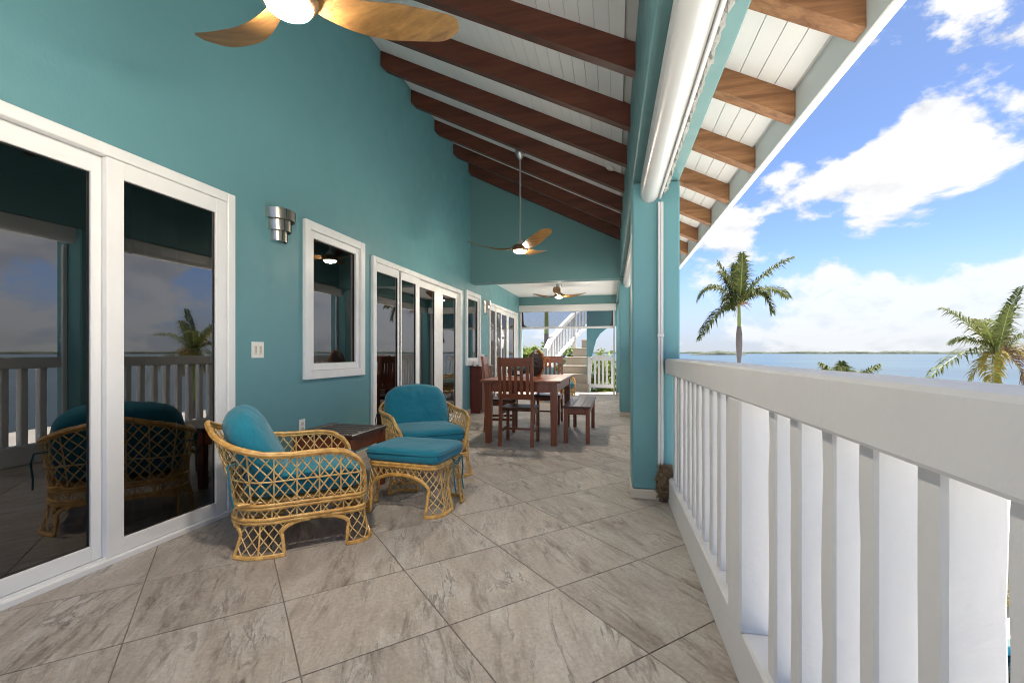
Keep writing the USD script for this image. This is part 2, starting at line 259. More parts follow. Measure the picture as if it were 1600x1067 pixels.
# floor tile: greige stone with brown streaks that run along the tile, shifted from tile to tile
def tile_mat():
    n = {'g': ('geometry', {}), 'oi': ('object_info', {}), 'cx': ('combine_xyz', {}), 'mul': ('math', {'math_type': 'multiply', 'value2': 61.0}), 'mul2': ('math', {'math_type': 'multiply', 'value2': 113.0}),
         'wob': ('map_range', {'from_min': 0.0, 'from_max': 1.0, 'to_min': -0.22, 'to_max': 0.22}), 'rotw': ('vector_rotate', {'rotate_type': 'z_axis'}),
         'rot': ('mapping', {'rotation': (0, 0, -math.radians(119))}), 'ad': ('vector_math', {'math_type': 'add'}),
         'st': ('mapping', {'scale': (1.3, 3.0, 1.0)}), 'sb': ('mapping', {'scale': (1.0, 4.2, 1.0)}), 'sf': ('mapping', {'scale': (5.5, 26.0, 1.0)}),
         'big': ('noise_texture', {'scale': 1.7, 'detail': 7.0, 'roughness': 0.62, 'distortion': 0.7}),
         'band': ('noise_texture', {'scale': 1.45, 'detail': 4.0, 'roughness': 0.55, 'distortion': 0.8}),
         'fine': ('noise_texture', {'scale': 1.0, 'detail': 8.0, 'roughness': 0.72, 'distortion': 0.9}),
         'crk': ('noise_texture', {'scale': 1.1, 'detail': 8.0, 'roughness': 0.60, 'distortion': 1.3}),
         'grain': ('noise_texture', {'scale': 55.0, 'detail': 5.0, 'roughness': 0.65}),
         'r1': ('rgb_ramp', {'ramp': [(0.30, TILE[0]), (0.48, TILE[1]), (0.62, TILE[2]), (0.74, TILE[3])]}),
         'bm': ('map_range', {'from_min': 0.47, 'from_max': 0.62, 'to_min': 0.14, 'to_max': 1.0, 'clamp': True}),
         'fm': ('map_range', {'from_min': 0.44, 'from_max': 0.66, 'to_min': 0.0, 'to_max': 0.85, 'clamp': True}),
         'dk': ('math', {'math_type': 'multiply'}), 'md': ('mix_color', {'b': TILE[4]}),
         'rc': ('rgb_ramp', {'ramp': [(0.0, (0, 0, 0)), (0.484, (0, 0, 0)), (0.497, (1, 1, 1)), (0.505, (1, 1, 1)), (0.520, (0, 0, 0)), (1.0, (0, 0, 0))]}),
         'rl': ('rgb_ramp', {'ramp': [(0.0, (0, 0, 0)), (0.516, (0, 0, 0)), (0.530, (1, 1, 1)), (0.552, (0, 0, 0)), (1.0, (0, 0, 0))]}),
         'cm': ('math', {'math_type': 'multiply'}), 'cm2': ('math', {'math_type': 'multiply'}), 'cmk': ('map_range', {'from_min': 0.46, 'from_max': 0.62, 'to_min': 0.0, 'to_max': 0.55, 'clamp': True}),
         'mc': ('mix_color', {'b': TILE[5]}), 'mlt': ('mix_color', {'b': TILE[6]}),
         'tone': ('map_range', {'from_min': 0.0, 'from_max': 1.0, 'to_min': 0.92, 'to_max': 1.07}), 'tn': ('vector_math', {'math_type': 'scale'}), 'sp': ('vector_math', {'math_type': 'scale'}), 'spk': ('map_range', {'from_min': 0.3, 'from_max': 0.7, 'to_min': 0.80, 'to_max': 1.13, 'clamp': True}),
         'rr': ('map_range', {'from_min': 0.3, 'from_max': 0.7, 'to_min': 0.36, 'to_max': 0.55, 'clamp': True}),
         'h1': ('math', {'math_type': 'multiply_add', 'value2': 0.55}), 'h2': ('math', {'math_type': 'multiply_add', 'value2': -0.8}), 'b': ('bump', {'strength': 0.75, 'distance': 0.007}),
         'p': ('principled_bsdf', {'specular_ior_level': 0.5})}
    l = [('oi.random', 'mul.value1'), ('oi.random', 'mul2.value1'), ('mul.value', 'cx.x'), ('mul2.value', 'cx.y'), ('oi.random', 'wob.value'), ('g.position', 'rot.vector'), ('rot.vector', 'rotw.vector'), ('wob.result', 'rotw.angle'),
         ('rotw.vector', 'ad.vector1'), ('cx.vector', 'ad.vector2'), ('ad.vector', 'st.vector'), ('ad.vector', 'sb.vector'), ('ad.vector', 'sf.vector'),
         ('st.vector', 'big.vector'), ('sb.vector', 'band.vector'), ('sf.vector', 'fine.vector'), ('sb.vector', 'crk.vector'), ('ad.vector', 'grain.vector'),
         ('big.fac', 'r1.fac'), ('band.fac', 'bm.value'), ('fine.fac', 'fm.value'), ('bm.result', 'dk.value1'), ('fm.result', 'dk.value2'), ('r1.color', 'md.a'), ('dk.value', 'md.fac'),
         ('crk.fac', 'rc.fac'), ('crk.fac', 'rl.fac'), ('big.fac', 'cmk.value'), ('rc.color', 'cm.value1'), ('cmk.result', 'cm.value2'), ('rl.color', 'cm2.value1'), ('cmk.result', 'cm2.value2'),
         ('md.result', 'mlt.a'), ('cm2.value', 'mlt.fac'), ('mlt.result', 'mc.a'), ('cm.value', 'mc.fac'),
         ('oi.random', 'tone.value'), ('mc.result', 'tn.vector1'), ('tone.result', 'tn.scale'), ('tn.vector', 'sp.vector1'), ('grain.fac', 'spk.value'), ('spk.result', 'sp.scale'), ('sp.vector', 'p.base_color'), ('fine.fac', 'rr.value'), ('rr.result', 'p.roughness'),
         ('grain.fac', 'h1.value1'), ('fine.fac', 'h1.value3'), ('cm.value', 'h2.value1'), ('h1.value', 'h2.value3'), ('h2.value', 'b.height'), ('b.normal', 'p.normal')]
    return M('stone_floor_tile', n, l)
TILE = [(0.310, 0.268, 0.232), (0.41, 0.365, 0.322), (0.47, 0.434, 0.396), (0.51, 0.494, 0.474), (0.125, 0.100, 0.080), (0.115, 0.090, 0.070), (0.50, 0.472, 0.435)]
tile_mat()
simple('grout', (0.17, 0.145, 0.12), 0.9, var=0.25, scale=14)
simple('skirting_tile', (0.52, 0.47, 0.41), 0.5, var=0.12, scale=5)
simple('stair_stone', (0.33, 0.285, 0.23), 0.7, var=0.25, scale=3.0, bump=0.4, detail=7.0)
simple('concrete', (0.42, 0.40, 0.37), 0.8, var=0.15, scale=3.0)
simple('brushed_nickel', (0.56, 0.52, 0.46), 0.28, 1.0, var=0.06, scale=3)
simple('satin_steel', (0.60, 0.60, 0.60), 0.35, 1.0, var=0.03)
simple('grey_metal_paint', (0.45, 0.46, 0.47), 0.4, 0.3, var=0.03)
simple('dark_metal', (0.05, 0.048, 0.045), 0.4, 0.5)
simple('white_plastic', (0.78, 0.77, 0.74), 0.35, var=0.01)
simple('ivory_plastic', (0.70, 0.63, 0.47), 0.35, var=0.02)
simple('dark_slot', (0.03, 0.03, 0.03), 0.6)
simple('white_aluminium', (0.62, 0.62, 0.62), 0.28, var=0.015)
simple('black_gasket', (0.012, 0.012, 0.012), 0.5)
simple('room_paint', (0.22, 0.21, 0.20), 0.8, var=0.05)
simple('curtain_cloth', (0.30, 0.29, 0.28), 0.9, var=0.1, scale=10)
simple('foam_filler', (0.33, 0.325, 0.30), 0.95, var=0.35, scale=60, bump=0.8, bscale=120)
simple('coir_fibre', (0.17, 0.12, 0.072), 0.95, var=0.45, scale=45, bump=0.8, bscale=150)
simple('dark_shell', (0.022, 0.012, 0.008), 0.45, var=0.5, scale=18, bump=0.6, bscale=55)
simple('rust_fringe', (0.36, 0.13, 0.035), 0.8, var=0.4, scale=40)
simple('black_cloth', (0.015, 0.016, 0.018), 0.8, var=0.2)
simple('teal_cloth', (0.02, 0.10, 0.12), 0.8, var=0.2)
simple('white_paper', (0.82, 0.81, 0.79), 0.8, var=0.02)
simple('palm_trunk_bark', (0.11, 0.098, 0.10), 0.85, var=0.25, scale=5, bump=0.5, bscale=18)
simple('crownshaft_green', (0.16, 0.20, 0.045), 0.45, var=0.18, scale=4)
simple('bush_stem', (0.12, 0.09, 0.06), 0.9, var=0.2)
simple('pool_shell', (0.10, 0.48, 0.62), 0.4, var=0.06, scale=2)
simple('pool_mosaic', (0.03, 0.22, 0.30), 0.3, var=0.6, scale=30)
simple('roof_sheet', (0.55, 0.55, 0.54), 0.6)
simple('flower_brown', (0.24, 0.15, 0.09), 0.9, var=0.35, scale=20)

def leaf(name, c0, c1, trans=0.35, rough_=0.62):
    n = {'g': ('geometry', {}), 'n': ('noise_texture', {'scale': 1.7, 'detail': 2.0}), 'wn': ('math', {'math_type': 'multiply_add', 'value2': 0.5}),
         'm': ('mix_color', {'a': c0, 'b': c1}), 'p': ('principled_bsdf', {'roughness': rough_, 'specular_ior_level': 0.25}), 't': ('translucent_bsdf', {}), 'mx': ('mix_closure', {'fac': trans})}
    return M(name, n, [('g.position', 'n.vector'), ('g.random_per_island', 'wn.value1'), ('n.fac', 'wn.value3'), ('wn.value', 'm.fac'), ('m.result', 'p.base_color'), ('m.result', 't.color'), ('p.BSDF', 'mx.closure1'), ('t.BSDF', 'mx.closure2')], surface='mx.closure')
leaf('palm_leaf', (0.022, 0.040, 0.014), (0.125, 0.140, 0.035), 0.3)
leaf('palm_leaf_yellow', (0.10, 0.11, 0.02), (0.34, 0.25, 0.05), 0.3)
leaf('palm_leaf_brown', (0.10, 0.06, 0.03), (0.26, 0.16, 0.09), 0.2)
leaf('bush_leaf', (0.035, 0.075, 0.012), (0.20, 0.24, 0.035), 0.35)
leaf('yellow_bush_leaf', (0.22, 0.19, 0.03), (0.40, 0.33, 0.06), 0.3)

# window glass: a mirror-like tinted pane
M('tinted_glass', {'f': ('fresnel', {'IOR': 2.5}), 'gl': ('glossy_bsdf', {'roughness': 0.0, 'color': (0.88, 0.86, 0.85)}), 'tr': ('transparent_bsdf', {'color': (0.20, 0.19, 0.19)}), 'mx': ('mix_closure', {})},
  [('f.fac', 'mx.fac'), ('tr.BSDF', 'mx.closure1'), ('gl.BSDF', 'mx.closure2')], surface='mx.closure')
# fine insect mesh of the roller screen
M('screen_mesh', {'d': ('principled_bsdf', {'base_color': (0.02, 0.02, 0.022), 'roughness': 0.8}), 'tr': ('transparent_bsdf', {}), 'mx': ('mix_closure', {'fac': 0.70})},
  [('d.BSDF', 'mx.closure1'), ('tr.BSDF', 'mx.closure2')], surface='mx.closure')
M('lamp_glow', {'e': ('emission', {'color': (1.0, 0.87, 0.71), 'strength': 86.0})}, surface='e.emission')
# sea
M('sea_water', {'g': ('geometry', {}), 'mp': ('mapping', {'scale': (0.5, 0.5, 1.0)}), 'n': ('noise_texture', {'scale': 1.0, 'detail': 5.0, 'roughness': 0.6}), 'n2': ('noise_texture', {'scale': 0.012, 'detail': 4.0}),
   'r': ('rgb_ramp', {'ramp': [(0.35, (0.012, 0.035, 0.048)), (0.6, (0.022, 0.055, 0.07))]}), 'b': ('bump', {'strength': 0.6, 'distance': 0.15}), 'p': ('principled_bsdf', {'roughness': 0.22, 'ior': 1.33})},
  [('g.position', 'mp.vector'), ('mp.vector', 'n.vector'), ('g.position', 'n2.vector'), ('n2.fac', 'r.fac'), ('r.color', 'p.base_color'), ('n.fac', 'b.height'), ('b.normal', 'p.normal')])
M('pool_water', {'g': ('geometry', {}), 'n': ('noise_texture', {'scale': 5.0, 'detail': 3.0}), 'b': ('bump', {'strength': 0.3, 'distance': 0.05}), 'f': ('fresnel', {'IOR': 1.33}), 'gl': ('glossy_bsdf', {'roughness': 0.02, 'color': (1, 1, 1)}), 'tr': ('transparent_bsdf', {'color': (0.72, 0.93, 0.97)}), 'mx': ('mix_closure', {})},
  [('g.position', 'n.vector'), ('n.fac', 'b.height'), ('b.normal', 'gl.normal'), ('b.normal', 'f.normal'), ('f.fac', 'mx.fac'), ('tr.BSDF', 'mx.closure1'), ('gl.BSDF', 'mx.closure2')], surface='mx.closure')
M('sand', {'g': ('geometry', {}), 'n': ('noise_texture', {'scale': 0.6, 'detail': 8.0}), 'r': ('rgb_ramp', {'ramp': [(0.3, (0.52, 0.485, 0.43)), (0.7, (0.64, 0.605, 0.55))]}), 'p': ('principled_bsdf', {'roughness': 0.9})},
  [('g.position', 'n.vector'), ('n.fac', 'r.fac'), ('r.color', 'p.base_color')])
M('far_trees', {'g': ('geometry', {}), 'n': ('noise_texture', {'scale': 0.12, 'detail': 6.0, 'roughness': 0.7}), 'r': ('rgb_ramp', {'ramp': [(0.3, (0.020, 0.030, 0.020)), (0.7, (0.060, 0.072, 0.046))]}), 'p': ('principled_bsdf', {'roughness': 0.9})},
  [('g.position', 'n.vector'), ('n.fac', 'r.fac'), ('r.color', 'p.base_color')])

# ------------------------------------------------------------------ ground, sea, far land
GZ = -3.3
XW = -2.65           # face of the house wall
gpoly = Polygon([(-60, -60), (26, -60), (27, -20), (25, 5), (28, 22), (24, 34), (10, 40), (-60, 46)])
pool = Polygon([(3.6, 1.0), (8.6, 1.0), (8.6, 8.55), (3.6, 8.55)])
solo('ground', extr(gpoly.difference(pool.buffer(0.30, join_style=2)), 0.2, 'z', GZ - 0.2), 'sand', kind='structure')
solo('sea', bx(-9000, 9000, -3000, 9000, GZ - 1.2, GZ - 0.35), 'sea_water', kind='structure')
pl = thing('swimming_pool', 'turquoise swimming pool on the ground below the balustrade', 'pool', (6.1, 4.8, GZ))
part(pl, 'coping', extr(pool.buffer(0.30, join_style=2).difference(pool), 0.12, 'z', GZ - 0.10), 'cream_plaster', world=True)
part(pl, 'basin', cat(bx(3.6, 8.6, 1, 8.55, GZ - 1.6, GZ - 1.5), bx(3.5, 3.6, 0.9, 8.65, GZ - 1.6, GZ - 0.1), bx(8.6, 8.7, 0.9, 8.65, GZ - 1.6, GZ - 0.1), bx(3.6, 8.6, 0.9, 1, GZ - 1.6, GZ - 0.1), bx(3.6, 8.6, 8.55, 8.65, GZ - 1.6, GZ - 0.1)), 'pool_shell', world=True)
part(pl, 'mosaic_band', bx(3.6, 8.6, 8.535, 8.548, GZ - 0.42, GZ - 0.11), 'pool_mosaic', world=True)
part(pl, 'water_surface', bx(3.602, 8.598, 1.002, 8.53, GZ - 0.222, GZ - 0.22), 'pool_water', world=True)

def far_ridge(pts, heights, seed, depth=60.0, nx=260):
    """wooded shoreline: a bumpy mound along a line"""
    pts = np.array(pts, float); L = np.r_[0, np.cumsum(np.linalg.norm(np.diff(pts, axis=0), axis=1))]
    s = np.linspace(0, L[-1], nx); P_ = np.c_[np.interp(s, L, pts[:, 0]), np.interp(s, L, pts[:, 1])]; H_ = np.interp(s, L, heights)
    nrm = P_ / np.linalg.norm(P_, axis=1, keepdims=True)
    prof = np.array([(0, 0.0), (0.04, 0.55), (0.12, 0.85), (0.3, 1.0), (0.6, 0.95), (1.0, 0.4)])
    V = []
    for j, (dd, hh) in enumerate(prof):
        p3 = np.c_[P_ + nrm * dd * depth, np.zeros(nx)]
        k1 = meshkit.noise(np.c_[s / 9.0, np.full(nx, j * 1.7), np.full(nx, seed)], seed); k2 = meshkit.noise(np.c_[s / 42.0, np.full(nx, j * 0.3), np.full(nx, seed)], seed + 3); k3 = meshkit.noise(np.c_[s / 3.4, np.full(nx, j * 2.1), np.full(nx, seed)], seed + 9)
        p3[:, 2] = GZ - 0.6 + hh * H_ * (0.45 + 0.35 * k1 + 0.45 * k2 + 0.15 * k3)
        V.append(p3)
    V = np.vstack(V); F = []
    for j in range(len(prof) - 1):
        for i in range(nx - 1):
            a = j * nx + i; F.append((a, a + 1, a + nx + 1, a + nx))
    return (V, np.array(F))
solo('wooded_island', far_ridge([(150, 1010), (200, 1008), (255, 1003)], [2, 9.5, 3], 3, 60, 160), 'far_trees', 'low green wooded island on the water beside the near pillar', 'island')
solo('far_shore', far_ridge([(-900, 2500), (200, 2430), (900, 2100), (1500, 1650), (2100, 900), (2300, 0)], [13, 9, 11, 9, 10, 9], 5, 120, 900), 'far_trees', kind='structure')

# ------------------------------------------------------------------ veranda floor
fl = '/World/' + numbered('/World', 'veranda_floor')
UsdGeom.Xform.Define(stage, fl); THING_AT[fl] = np.zeros(3); setp(fl, kind='structure')
Y0, Y1 = -1.15, 13.28
floor_poly = Polygon([(XW, Y0), (0.56 + 0.09, Y0), (0.52 - 0.14, Y1), (XW, Y1)])
part(fl, 'slab', extr(floor_poly, 0.25, 'z', -0.262), 'concrete')
part(fl, 'grout_bed', extr(floor_poly.buffer(-0.002), 0.0085, 'z', -0.012), 'grout')
SP = 0.5585; P0 = 0.2150; Q0 = 1.7250; G = 0.0028
rt = 2 ** 0.5
for i in range(-12, 30):
    for j in range(-8, 30):
        p0, q0 = P0 + i * SP, Q0 + j * SP
        c = [(p0 + G, q0 + G), (p0 + SP - G, q0 + G), (p0 + SP - G, q0 + SP - G), (p0 + G, q0 + SP - G)]
        sq = Polygon([((p - q) / rt, (p + q) / rt) for p, q in c])
        cl = sq.intersection(floor_poly.buffer(-0.003))
        if cl.is_empty or cl.area < 0.0004 or cl.geom_type != 'Polygon': continue
        m = extr(cl, 0.0145, 'z', -0.0145 + R.uniform(-0.0004, 0.0004))
        part(fl, 'floor_tile', m, 'stone_floor_tile')

# ------------------------------------------------------------------ house wall with openings, interior room
D1 = (-0.30, 2.685, 2.222); D2 = (4.545, 7.515, 2.195); D3 = (9.26, 12.09, 2.19)
W1 = (3.43, 4.387, 0.885, 2.282); W2 = (7.762, 8.64, 0.885, 2.25)
wall = Polygon([(-1.2, -0.26), (12.9, -0.26), (12.9, 2.9), (8.3, 2.9), (8.3, 4.72), (-1.2, 4.72)])
holes = [sbox(D1[0] + .03, -0.27, D1[1] - .03, D1[2] - .03), sbox(D2[0] + .03, -0.27, D2[1] - .03, D2[2] - .03), sbox(D3[0] + .03, -0.27, D3[1] - .03, D3[2] - .03), sbox(W1[0] + .03, W1[2] + .03, W1[1] - .03, W1[3] - .03), sbox(W2[0] + .03, W2[2] + .03, W2[1] - .03, W2[3] - .03)]
solo('house_wall', extr(wall.difference(unary_union(holes)), 0.2, 'x', XW - 0.2), 'teal_wall_paint', 'tall teal painted house wall with white doors and windows', 'wall')
room = thing('interior_room', kind='structure')
part(room, 'room_floor', bx(-8, XW - 0.0, -1.2, 12.9, -0.30, -0.004), 'room_paint')
part(room, 'room_ceiling', bx(-8, XW - 0.2, -1.2, 12.9, 2.7, 2.9), 'room_paint')
part(room, 'room_wall', cat(bx(-8.2, -8, -1.2, 12.9, -0.3, 2.9), bx(-8, XW - .2, -1.4, -1.2, -0.3, 2.9), bx(-8, XW - .2, 12.9, 13.1, -.3, 2.9), bx(-6.5, XW - .2, 3.0, 3.12, -.004, 2.7), bx(-6.5, XW - .2, 8.9, 9.0, -.004, 2.7)), 'room_paint')
def curtain(y0, y1, x, label):
    n = 40; ys = np.linspace(y0, y1, n); xs = x + 0.03 * np.sin(ys * 62) + 0.012 * np.sin(ys * 23)
    v = np.r_[np.c_[xs, ys, np.full(n, 0.03)], np.c_[xs, ys, np.full(n, 2.45)]]
    f = [(i, i + 1, n + i + 1, n + i) for i in range(n - 1)]
    m = tm((v, np.array(f))); b = m.copy(); b.vertices[:, 0] -= 0.006; b.faces = b.faces[:, ::-1]
    solo('curtain', cat(m, b), 'curtain_cloth', label, 'curtain', smooth=True)
curtain(2.15, 2.62, -3.02, 'grey gathered curtain seen dimly behind the nearest glass door')

# lower storey mass and roof above the house (out of sight, they close the building)
solo('lower_storey', cat(bx(-8.2, 0.35, -1.2, 12.9, GZ, -0.31)), 'cream_plaster', 'pale lower storey of the house under the veranda', 'building')

# skirting tiles along the wall
sk = thing('skirting', 'pale stone skirting tiles along the foot of the teal wall', 'skirting', (XW, 6.0, 0))
for a, b in ((2.69, 4.54), (7.52, 9.25), (12.10, 12.4)):
    n = max(1, round((b - a) / 0.45))
    for k in range(n):
        y0 = a + (b - a) * k / n; part(sk, 'skirting_tile', rbx(XW + 0.001, XW + 0.012, y0 + 0.002, a + (b - a) * (k + 1) / n - 0.002, 0.0, 0.085, 0.003), 'skirting_tile', world=True)

# ------------------------------------------------------------------ doors and windows
def frame_rect(y0, y1, z0, z1, w, x0, x1, wb=None):
    """rectangular frame in the wall plane made of four butted members"""
    wb = w if wb is None else wb
    return cat(rbx(x0, x1, y0, y0 + w, z0, z1, .003), rbx(x0, x1, y1 - w, y1, z0, z1, .003), rbx(x0, x1, y0 + w, y1 - w, z1 - w, z1, .003), rbx(x0, x1, y0 + w, y1 - w, z0, z0 + wb, .003))
def pane(y0, y1, z0, z1, x):
    return tm((np.array([(x, y0, z0), (x, y1, z0), (x, y1, z1), (x, y0, z1)], float), np.array([(0, 1, 2, 3)])))
def door(name, y0, y1, z1, glasses, label, front):
    t = thing(name, label, 'door', (XW, (y0 + y1) / 2, 0))
    part(t, 'frame', cat(rbx(XW - .12, XW + .035, y0, y0 + .062, 0, z1, .004), rbx(XW - .12, XW + .035, y1 - .062, y1, 0, z1, .004), rbx(XW - .12, XW + .035, y0 + .062, y1 - .062, z1 - .062, z1, .004)), 'white_frame_paint', world=True)
    part(t, 'sill_track', cat(rbx(XW - .12, XW + .045, y0 + .062, y1 - .062, -.003, .030, .004), bx(XW + .012, XW + .018, y0 + .07, y1 - .07, .030, .042), bx(XW - .03, XW - .024, y0 + .07, y1 - .07, .030, .042)), 'white_frame_paint', world=True)
    n = len(glasses)
    edges = [y0 + .064] + [(glasses[i][1] + glasses[i + 1][0]) / 2 for i in range(n - 1)] + [y1 - .064]
    for i, (g0, g1) in enumerate(glasses):
        xf = XW + (0.024 if i in front else -0.016)      # panels slide in two planes
        a = edges[i] - (.02 if i else 0) * (1 if i in front else 0); b = edges[i + 1] + (.02 if i < n - 1 else 0) * (1 if i in front else 0)
        z0p, z1p = 0.034, z1 - .064; gz0, gz1 = 0.112, z1 - .16
        m = cat(rbx(xf - .036, xf, a, g0, z0p, z1p, .003), rbx(xf - .036, xf, g1, b, z0p, z1p, .003), rbx(xf - .036, xf, g0, g1, gz1, z1p, .003), rbx(xf - .036, xf, g0, g1, z0p, gz0, .003))
        lf = part(t, 'door_leaf', m, 'white_frame_paint', world=True)
        part(lf, 'gasket', frame_rect(g0, g1, gz0, gz1, .006, xf - .022, xf - .010), 'black_gasket', world=True)
        part(lf, 'glass_pane', pane(g0 + .002, g1 - .002, gz0 + .002, gz1 - .002, xf - .018), 'tinted_glass', world=True)
door('sliding_door', *D1, [(-0.13, 0.47), (0.55, 1.13), (1.215, 1.815), (1.95, 2.534)], 'wide white sliding glass door in the foreground, left of the switch plate', (1, 3))
door('sliding_door', *D2, [(4.64, 5.14), (5.25, 5.66), (5.845, 6.40), (6.725, 7.32)], 'white sliding glass door with four panes behind the second cane armchair', (0, 1))
door('sliding_door', *D3, [(9.36, 9.72), (9.84, 10.24), (10.36, 10.98), (11.21, 11.83)], 'farthest white sliding glass door beyond the dining table', (0, 1))
def window(y0, y1, z0, z1, label):
    t = thing('window', label, 'window', (XW, (y0 + y1) / 2, z0))
    part(t, 'frame', frame_rect(y0, y1, z0, z1, .075, XW - .10, XW + .03), 'white_frame_paint', world=True)
    part(t, 'sash', frame_rect(y0 + .077, y1 - .077, z0 + .077, z1 - .077, .062, XW - .045, XW + .008), 'white_frame_paint', world=True)
    g = part(t, 'gasket', frame_rect(y0 + .139, y1 - .139, z0 + .139, z1 - .139, .006, XW - .03, XW - .012), 'black_gasket', world=True)
    part(t, 'glass_pane', pane(y0 + .141, y1 - .141, z0 + .141, z1 - .141, XW - .024), 'tinted_glass', world=True)
window(*W1, 'tall narrow white framed window between the nearer wall lamp and the cane armchairs')
window(*W2, 'white framed window above the dark red cabinet')

# wall lamp: three stepped half cylinders of brushed metal
def half_cyl(r, z0, z1, n=20, th=0.004):
    a = np.linspace(-np.pi / 2, np.pi / 2, n)
    o = [(r * math.cos(t), r * math.sin(t)) for t in a]; i_ = [((r - th) * math.cos(t), (r - th) * math.sin(t)) for t in a[::-1]]
    return extr(Polygon(o + i_), z1 - z0, 'z', z0)
def sconce(y, label):
    t = thing('wall_lamp', label, 'wall lamp', (XW, y, 2.005))
    part(t, 'back_plate', rbx(0.001, 0.012, -.055, .055, .01, .235, .003), 'brushed_nickel')
    for r, z0, z1 in ((.130, .165, .245), (.100, .080, .172), (.072, .0, .088)):
        sh = part(t, 'shade_tier', half_cyl(r, z0, z1), 'brushed_nickel', smooth=40)
        for a in (-0.35, 0.55):
            d = np.array([math.cos(a), math.sin(a)]) * (r + .0015)
            part(sh, 'seam_strip', cyl((d[0], d[1], z0 + .001), (d[0], d[1], z1 - .001), .0022, 6), 'dark_metal')
    part(t, 'inner_baffle', extr(Polygon([(0.012, -.05), (.05, -.045), (.062, 0), (.05, .045), (.012, .05)]), .006, 'z', .2), 'dark_metal')
    return t
s1 = sconce(3.13, 'stepped brushed metal wall lamp beside the foreground sliding door')
dup(s1, 'wall_lamp', (XW, 9.0, 1.93), 0, 'small far stepped metal wall lamp past the second window', 'wall lamp')

sw = thing('switch_plate', 'white double switch plate on the teal wall right of the foreground door', 'switch', (XW, 2.92, 1.08))
part(sw, 'plate', rbx(0, .007, -.06, .06, 0, .122, .002), 'white_plastic')
for k in (-1, 1):
    rk = part(sw, 'rocker', rbx(.007, .011, k * .024 - .012, k * .024 + .012, .028, .094, .0015), 'ivory_plastic')
    for q in range(5): part(rk, 'indicator', bx(.011, .0118, k * .024 - .003, k * .024 + .003, .045 + q * .009, .050 + q * .009), 'dark_slot')
ol = thing('power_outlet', 'small white power outlet low on the teal wall behind the side table', 'outlet', (XW, 3.418, 0.43))
part(ol, 'plate', rbx(0, .006, -.038, .038, 0, .116, .002), 'white_plastic')
for zz in (.036, .080):
    f_ = part(ol, 'socket', rbx(.006, .009, -.017, .017, zz - .014, zz + .014, .0015), 'ivory_plastic')
    for k in (-1, 1): part(f_, 'slot', bx(.009, .0096, k * .007 - .0012, k * .007 + .0012, zz - .004, zz + .006), 'dark_slot')

# ------------------------------------------------------------------ roof: rafters, boards, fascia
SL = 0.5; ZB = lambda x: 3.02 - SL * (x - 0.1)           # underside of the rafters
ca = math.cos(math.atan(SL)); RH = 0.175 / ca             # vertical depth of a rafter
rf = thing('veranda_roof', 'sloping veranda roof of white boards on dark red rafters', 'roof', (0, 3, 2.5))
XF = 1.068                                                # inner face of the fascia
BW = 0.1
k = 0
xs = np.arange(XW, XF - 0.02, BW)
def slope_board(x0, x1, y0, y1, dz, th):
    v = []
    for y in (y0, y1):
        for x, z in ((x0, 0), (x1, 0), (x1, th), (x0, th)): v.append((x, y, ZB(x) + RH + dz + z))
    return trimesh.convex.convex_hull(np.array(v))
for i, x in enumerate(xs):
    x1 = min(x + BW, XF)
    if x < 0.05: part(rf, 'ceiling_board', slope_board(x + .0014, min(x1, 0.119 if x1 > 0.08 else x1) - .0014, -1.1, 8.06, 0.001, .016), 'white_board_paint', world=True)
    if x1 > 0.15: part(rf, 'ceiling_board', outer(slope_board(max(x, 0.14) + .002, x1 - .002, -1.1, 13.0, 0.001, .016)), 'white_board_paint', world=True)
part(rf, 'roof_deck', cat(slope_board(XW - 4.4, 0.2, -1.2, 8.3, 0.018, .05), outer(slope_board(0.12, XF + .15, -1.2, 13.2, 0.02, .05))), 'roof_sheet', world=True)
for k in range(-7, 8):
    yc = 4.8 + 0.795 * k - 0.0
    a = [(XW, ZB(XW) + .03), (XW + .04, ZB(XW + .04)), (0.13, ZB(0.13)), (0.13, ZB(.13) + RH), (XW, ZB(XW) + RH)]
    if yc < 8.1: part(rf, 'rafter', extr(Polygon(a), .085, 'y', yc - .0425), 'mahogany_rafter_wood', world=True)
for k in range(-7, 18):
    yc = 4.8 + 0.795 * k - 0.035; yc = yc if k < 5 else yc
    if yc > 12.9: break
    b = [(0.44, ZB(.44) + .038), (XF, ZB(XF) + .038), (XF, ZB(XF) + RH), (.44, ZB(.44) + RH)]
    part(rf, 'rafter_tail', outer(extr(Polygon(b), .10, 'y', yc - .05)), 'faded_lit_tail_wood', world=True)
part(rf, 'fascia', outer(rbx(XF + .002, XF + .057, -1.2, 13.2, ZB(XF) + .008, ZB(XF) + RH + .045, .006)), 'white_board_paint', world=True)

# beam along the outer line
bm = thing('eaves_beam', 'long teal beam resting on the pillars above the roller screens', 'beam', (0.29, 4.5, 2.43))
part(bm, 'beam_body', outer(rbx(.115, .464, -1.0, 12.9, 2.43, 3.22, .008)), 'teal_beam_paint', world=True)
# gable wall over the dining end and lower flat ceiling beyond
gp = Polygon([(XW, 2.405), (0.16, 2.405), (.16, ZB(.16) + RH), (XW, ZB(XW) + RH)])
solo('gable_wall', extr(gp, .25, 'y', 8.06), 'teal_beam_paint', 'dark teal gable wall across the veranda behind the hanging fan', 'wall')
solo('flat_ceiling', bx(XW, .2, 8.31, 12.6, 2.655, 2.75), 'white_ceiling_paint', kind='structure')
solo('end_header', bx(XW, 0.16, 12.38, 12.62, 2.415, 2.654), 'teal_beam_paint', 'teal header beam over the far end opening', 'beam')
